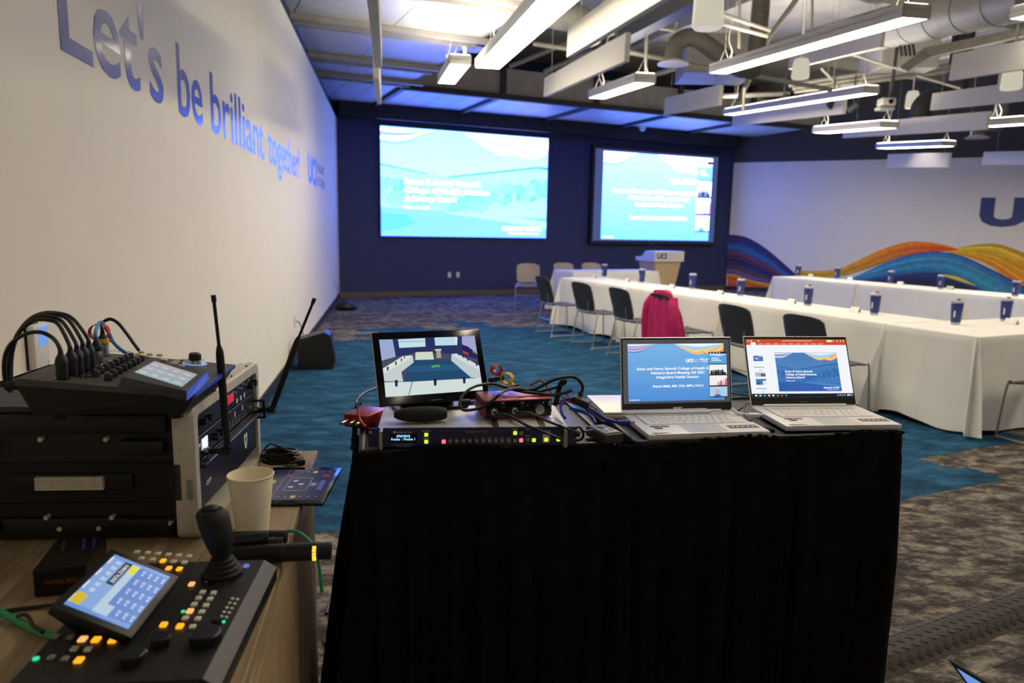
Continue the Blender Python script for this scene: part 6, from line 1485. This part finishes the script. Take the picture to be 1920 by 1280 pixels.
def btn(zx, zy, m, s=.0095, nm='button', r=None):
    q = LP(zx, zy); s *= 1.12
    if r: G().cyl((q.x, q.y, PZ), (q.x, q.y, PZ + .002), r, m, seg=12).obj(nm, t, recentre=False)
    else: G().box((q.x, q.y, PZ + .0018), (s, s * .85, .0036), m, bev=.0007).obj(nm, t, recentre=False)
for x, y in ((1095, 240), (1180, 247), (1263, 254), (1347, 261), (1430, 268), (1513, 275), (1130, 292), (1220, 302), (1390, 317), (1475, 324)): btn(x, y, m_wb, .009)
for x, y in ((1305, 310), (1350, 369), (1435, 375)): btn(x, y, m_am, .009)
btn(1533, 497, m_am2, .009)
for x, y in ((1620, 563), (1708, 568), (1588, 610), (1680, 617), (1553, 660), (1648, 668), (1615, 720), (1483, 770), (1583, 775), (1540, 840)): btn(x, y, m_wb, .0088)
btn(1520, 713, m_am2, .0095); btn(1465, 712, m_gr, r=.0028, nm='indicator')
btn(1310, 822, m_am, .0095); btn(1440, 834, m_am, .0098)
for x, y in ((450, 917), (560, 923), (410, 1085), (520, 1095)): btn(x, y, m_db, .0088)
for x, y in ((595, 1015), (705, 1018), (1145, 1045)): btn(x, y, m_wb, .009)
for x, y in ((662, 938),): btn(x, y, m_am2, .0105)
for x, y in ((770, 942), (903, 948), (633, 1106)): btn(x, y, m_am, .0105)
btn(288, 1090, m_gr, r=.0042, nm='indicator')
for k in range(6):
    btn(1775 + 0 - k * 22 + 85, 610 + k * 36, m_wb, r=.0024, nm='indicator'); btn(1815 - k * 22 + 85, 615 + k * 36, m_wb if k < 5 else m_gr, r=.0024, nm='indicator')
for zx, zy, r, h in ((1650, 950, .021, .014), (1290, 975, .013, .012), (1065, 1110, .016, .012), (1730, 840, .008, .014)):
    q = LP(zx, zy); G().lathe([(r, PZ), (r * .97, PZ + h), (r * .85, PZ + h + .002), (0, PZ + h + .002)], m_black, 26, o=(q.x, q.y, 0)).obj('dial', t, recentre=False)
g = G()
for a, b in (((1580, 500), (1180, 920)), ((1620, 240), (1530, 420))):
    p, q = LP(*a), LP(*b); d = q - p; g.box(((p.x + q.x) / 2, (p.y + q.y) / 2, PZ + .0003), (d.length, .0008, .0006), m_cpg, rot=math.atan2(d.y, d.x))
tag(g.obj('panel_line', t, recentre=False), kind='stuff')
# tilted screen
SC = Frame((-.569, .998, 0), R(95)); tilt = R(25.7)
MSc = CP.I @ Matrix.Translation((-.569, .998, .936)) @ Matrix.Rotation(R(94.8), 4, 'Z') @ Matrix.Rotation(tilt, 4, 'X')
G().box((0, 0, -.008), (.178, .114, .014), m_black, bev=.003, seg=2, M=MSc).obj('screen_housing', t, recentre=False)
g = G(); hs = [MSc @ V(p) for p in ((-.088, -.056, -.013), (.088, -.056, -.013), (.088, .056, -.013), (-.088, .056, -.013))]; hc = sum(hs, V((0, 0, 0))) / 4; lo = [V((hc.x + .012 + (p.x - hc.x) * .72, hc.y + (p.y - hc.y) * .7, PZ - .001)) for p in hs]
g.add(hs + lo, [[0, 1, 5, 4], [1, 2, 6, 5], [2, 3, 7, 6], [3, 0, 4, 7]], m_black); g.obj('screen_plinth', t, recentre=False, smooth=False)
m_cs = mat('controller_screen_print', attr=True, rough=.2, emit=.85)
g = G(); SW, SH = .152, .091; MS = MSc @ Matrix.Translation((-SW / 2, -SH / 2, -.0006))
def cq(u0, v0, u1, v1, c, z=1): g.rect(u0 * SW, v0 * SH, u1 * SW, v1 * SH, z * .0002, m_cs, lin(c), MS)
cq(0, 0, 1, 1, '5482cf', 0); cq(0, .60, 1, 1, '8fb0e6'); cq(0, 0, .06, 1, '6f9be0', 2); cq(.94, 0, 1, 1, '7aa2e6', 2)
cq(.05, .50, .95, .62, 'bcd6ea', 3); cq(.78, .50, .95, .63, 'e8e84a', 4); cq(.05, .38, .22, .50, 'bcd0ea', 3); cq(.50, .64, .94, .76, '14161c', 4); cq(.06, .82, .24, .98, 'e2c62a', 4)
g.text('DIGITAL ZOOM 01', .72 * SW, .665 * SH, .006, m_cs, .0011, width=.055, bold=.03, col=lin('e8ecf4'), M=MS)
for k in range(5):
    for j in range(4):
        if j == 3 and k < 1: continue
        cq(.10 + k * .18, .03 + j * .115, .14 + k * .18, .06 + j * .115, 'cfdcf4', 3); cq(.15 + k * .18, .02 + j * .115, .20 + k * .18, .075 + j * .115, 'a9c0ec', 3)
for k in range(6): cq(.30 + k * .11, .80, .36 + k * .11, .88, 'c4d6f4', 3)
for k in range(4): cq(.06 + k * .25, .96, .2 + k * .25, .995, 'dfe8f8', 3)
for k in range(1, 5): cq(.05 + k * .18, 0, .053 + k * .18, .5, '4a76c4', 2)
g.obj('screen', t, recentre=False, smooth=False)
# joystick
q = CP.l(V((-.468, 1.118, 0))); jx, jy = q.x, q.y; J0 = Matrix.Translation((jx, jy, PZ))
G().lathe([(.034, 0), (.033, .004), (.028, .005)], m_blackgl, 30, M=J0).obj('joystick_ring', t, recentre=False)
g = G(); g.lathe([(.030, .003), (.031, .008), (.026, .011), (.027, .015), (.022, .018), (.0225, .022), (.018, .025), (.0185, .029), (.013, .032)], m_blackr, 26, M=J0).obj('joystick_boot', t, recentre=False)
top = CP.l(at_y(402, 955, 1.125)); top.z -= 0
a = V((jx, jy, PZ + .028)); b = top
rows = []
for k in range(12):
    s = k / 11; c = a.lerp(b, s); rx = (.0130 + .0135 * math.sin(min(1, s * 1.3) * math.pi * .55)) * (1 if s < .93 else .75); ry = rx * .95
    rows.append([V((c.x + math.cos(u_) * rx, c.y + math.sin(u_) * ry + .006 * s * s, c.z)) for u_ in [2 * math.pi * j / 18 for j in range(18)]])
g = G(); g.grid(rows, m_blackr, closed=True); g.poly(rows[-1], m_blackr); js = g.obj('joystick_grip', t, recentre=False, ang=60)
G().lathe([(.013, -.004), (.0125, .004), (.008, .006), (0, .006)], m_black, 18, M=Matrix.Translation(b + V((0, .006, 0)))).obj('top_switch', t, recentre=False)
G().cyl((jx + .028, jy - .03, PZ), (jx + .028, jy - .03, PZ + .003), .005, mat('lit_blue_dot', '6080f0', emit=.6, ecol='7a90f0'), seg=10).obj('indicator', t, recentre=False)
# cables left of the controller
cable('network_cable', 'thick green cable entering at the lower left, behind the controller', [at_z(-40, 1135, TZ + .02), at_z(0, 1148, TZ + .012), at_z(30, 1163, TZ + .007), at_z(60, 1178, TZ + .007), at_z(90, 1190, TZ + .010), at_z(110, 1192, TZ + .02)], .0058, m_green)
cable('thin_cable', 'thin black cable running in front of the black box to the controller', [at_z(-20, 1150, TZ + .004), at_z(30, 1142, TZ + .004), at_z(70, 1137, TZ + .004), at_z(105, 1133, TZ + .006)], .0032, m_black)
cable('thin_cable', 'short black cable tied around the thick green cable', [at_z(30, 1155, TZ + .016), at_z(46, 1152, TZ + .016), at_z(56, 1160, TZ + .016), at_z(62, 1172, TZ + .017), at_z(80, 1185, TZ + .017)], .0028, m_black)

# ------------------------------------------------------------------ cable ramp on the floor, laptop on the floor
RF = Frame((1.274, 2.233, .001), R(26.5))
t = thing('cable_ramp', 'dark rubber cable ramp with raised diamond tread on the carpet, lower right', 'cable ramp', RF.o, RF.yaw)
m_ramp = mat('ramp_rubber', '37332d', .75, nscale=40, namt=.12); m_tread = mat('ramp_tread', '242220', .7, nscale=40, namt=.12)
for k in range(3):
    x0, x1 = -.1 + k * .92, -.1 + (k + 1) * .92 - .004
    G().prism([(0, 0), (.055, .034), (.125, .034), (.18, 0)], x0, x1, m_ramp, M=Matrix(((0, 0, 1, 0), (1, 0, 0, 0), (0, 1, 0, 0), (0, 0, 0, 1)))).obj('ramp_section', t, recentre=False, smooth=False)
g = G()
for k in range(53):
    for r, (y, z, tl) in enumerate(((.027, .0172, math.atan2(.034, .055)), (.068, .0343, 0), (.105, .0343, 0), (.152, .0172, -math.atan2(.034, .055)))):
        x = -.08 + k * .05 + (r % 2) * .025; M_ = Matrix.Translation((x, y, z)) @ Matrix.Rotation(tl, 4, 'X')
        g.prism([(-.023, 0), (-.006, -.018), (.023, 0), (.006, .018)], 0, .0022, m_tread, M=M_)
        if r == 0:
            for q in range(4): g.box((0, -.009 + q * .006, .003), (.020 - abs(q - 1.5) * .005, .0016, .002), m_ramp, M=M_)
tag(g.obj('diamond_tread', t, recentre=False, smooth=False), kind='stuff')
P = at_z(1778, 1236, .2); Q = at_z(1840, 1273, .2); X = at_z(1858, 1346, .022)
a = (Q - P).normalized(); dn = (X - P); dn = dn - a * dn.dot(a) * 0; n_ = a.cross(dn).normalized()
if n_.dot(C0 - P) < 0: n_ = -n_
LWd = .33; hor = V((n_.x, n_.y, 0)).normalized()
t = thing('laptop', 'dark laptop with a blue screen at the bottom right corner of the picture', 'laptop', V((X.x, X.y, 0)) + a * LWd / 2)
o0 = t.location
cs = [P - o0, P + a * LWd - o0, X + a * LWd - o0, X - o0]
def slab(g, q, th, m):
    b_ = [p - n_ * th for p in q]; g.add(list(q) + b_, [[0, 1, 2, 3], [7, 6, 5, 4], [0, 4, 5, 1], [1, 5, 6, 2], [2, 6, 7, 3], [3, 7, 4, 0]], m); return g
lid = slab(G(), cs, .006, m_dark).obj('lid', t, recentre=False, smooth=False)
ins = lambda u, v: cs[0].lerp(cs[1], u).lerp(cs[3].lerp(cs[2], u), v) + n_ * .0006
G().add([ins(.045, .10), ins(.96, .10), ins(.96, .9), ins(.045, .9)], [[0, 1, 2, 3]], mat('lit_laptop_blue', '6f9cf0', emit=.8, ecol='7aa4ee')).obj('display', lid, recentre=False, smooth=False)
bq = [V((p.x, p.y, .020)) - V((0, 0, 0)) for p in (X - o0, X + a * LWd - o0, X + a * LWd + hor * .22 - o0, X + hor * .22 - o0)]
g = G(); g.add(bq + [p - V((0, 0, .017)) for p in bq], [[0, 1, 2, 3], [7, 6, 5, 4], [0, 4, 5, 1], [1, 5, 6, 2], [2, 6, 7, 3], [3, 7, 4, 0]], m_dark).obj('base', t, recentre=False, smooth=False)
for k, (pts, lab) in enumerate([([(612, 1150), (622, 1120), (640, 1105), (650, 1130)], 'black cable looping on the carpet between credenza and cart, farthest'), ([(606, 1200), (622, 1215), (640, 1190), (655, 1205)], 'black cable crossing the carpet between credenza and cart, middle'), ([(608, 1245), (625, 1262), (640, 1250), (655, 1270)], 'black cable loop on the carpet between credenza and cart, nearest')]):
    cable('floor_cable', lab, [at_z(x, y, .006) for x, y in pts], .006, m_black)
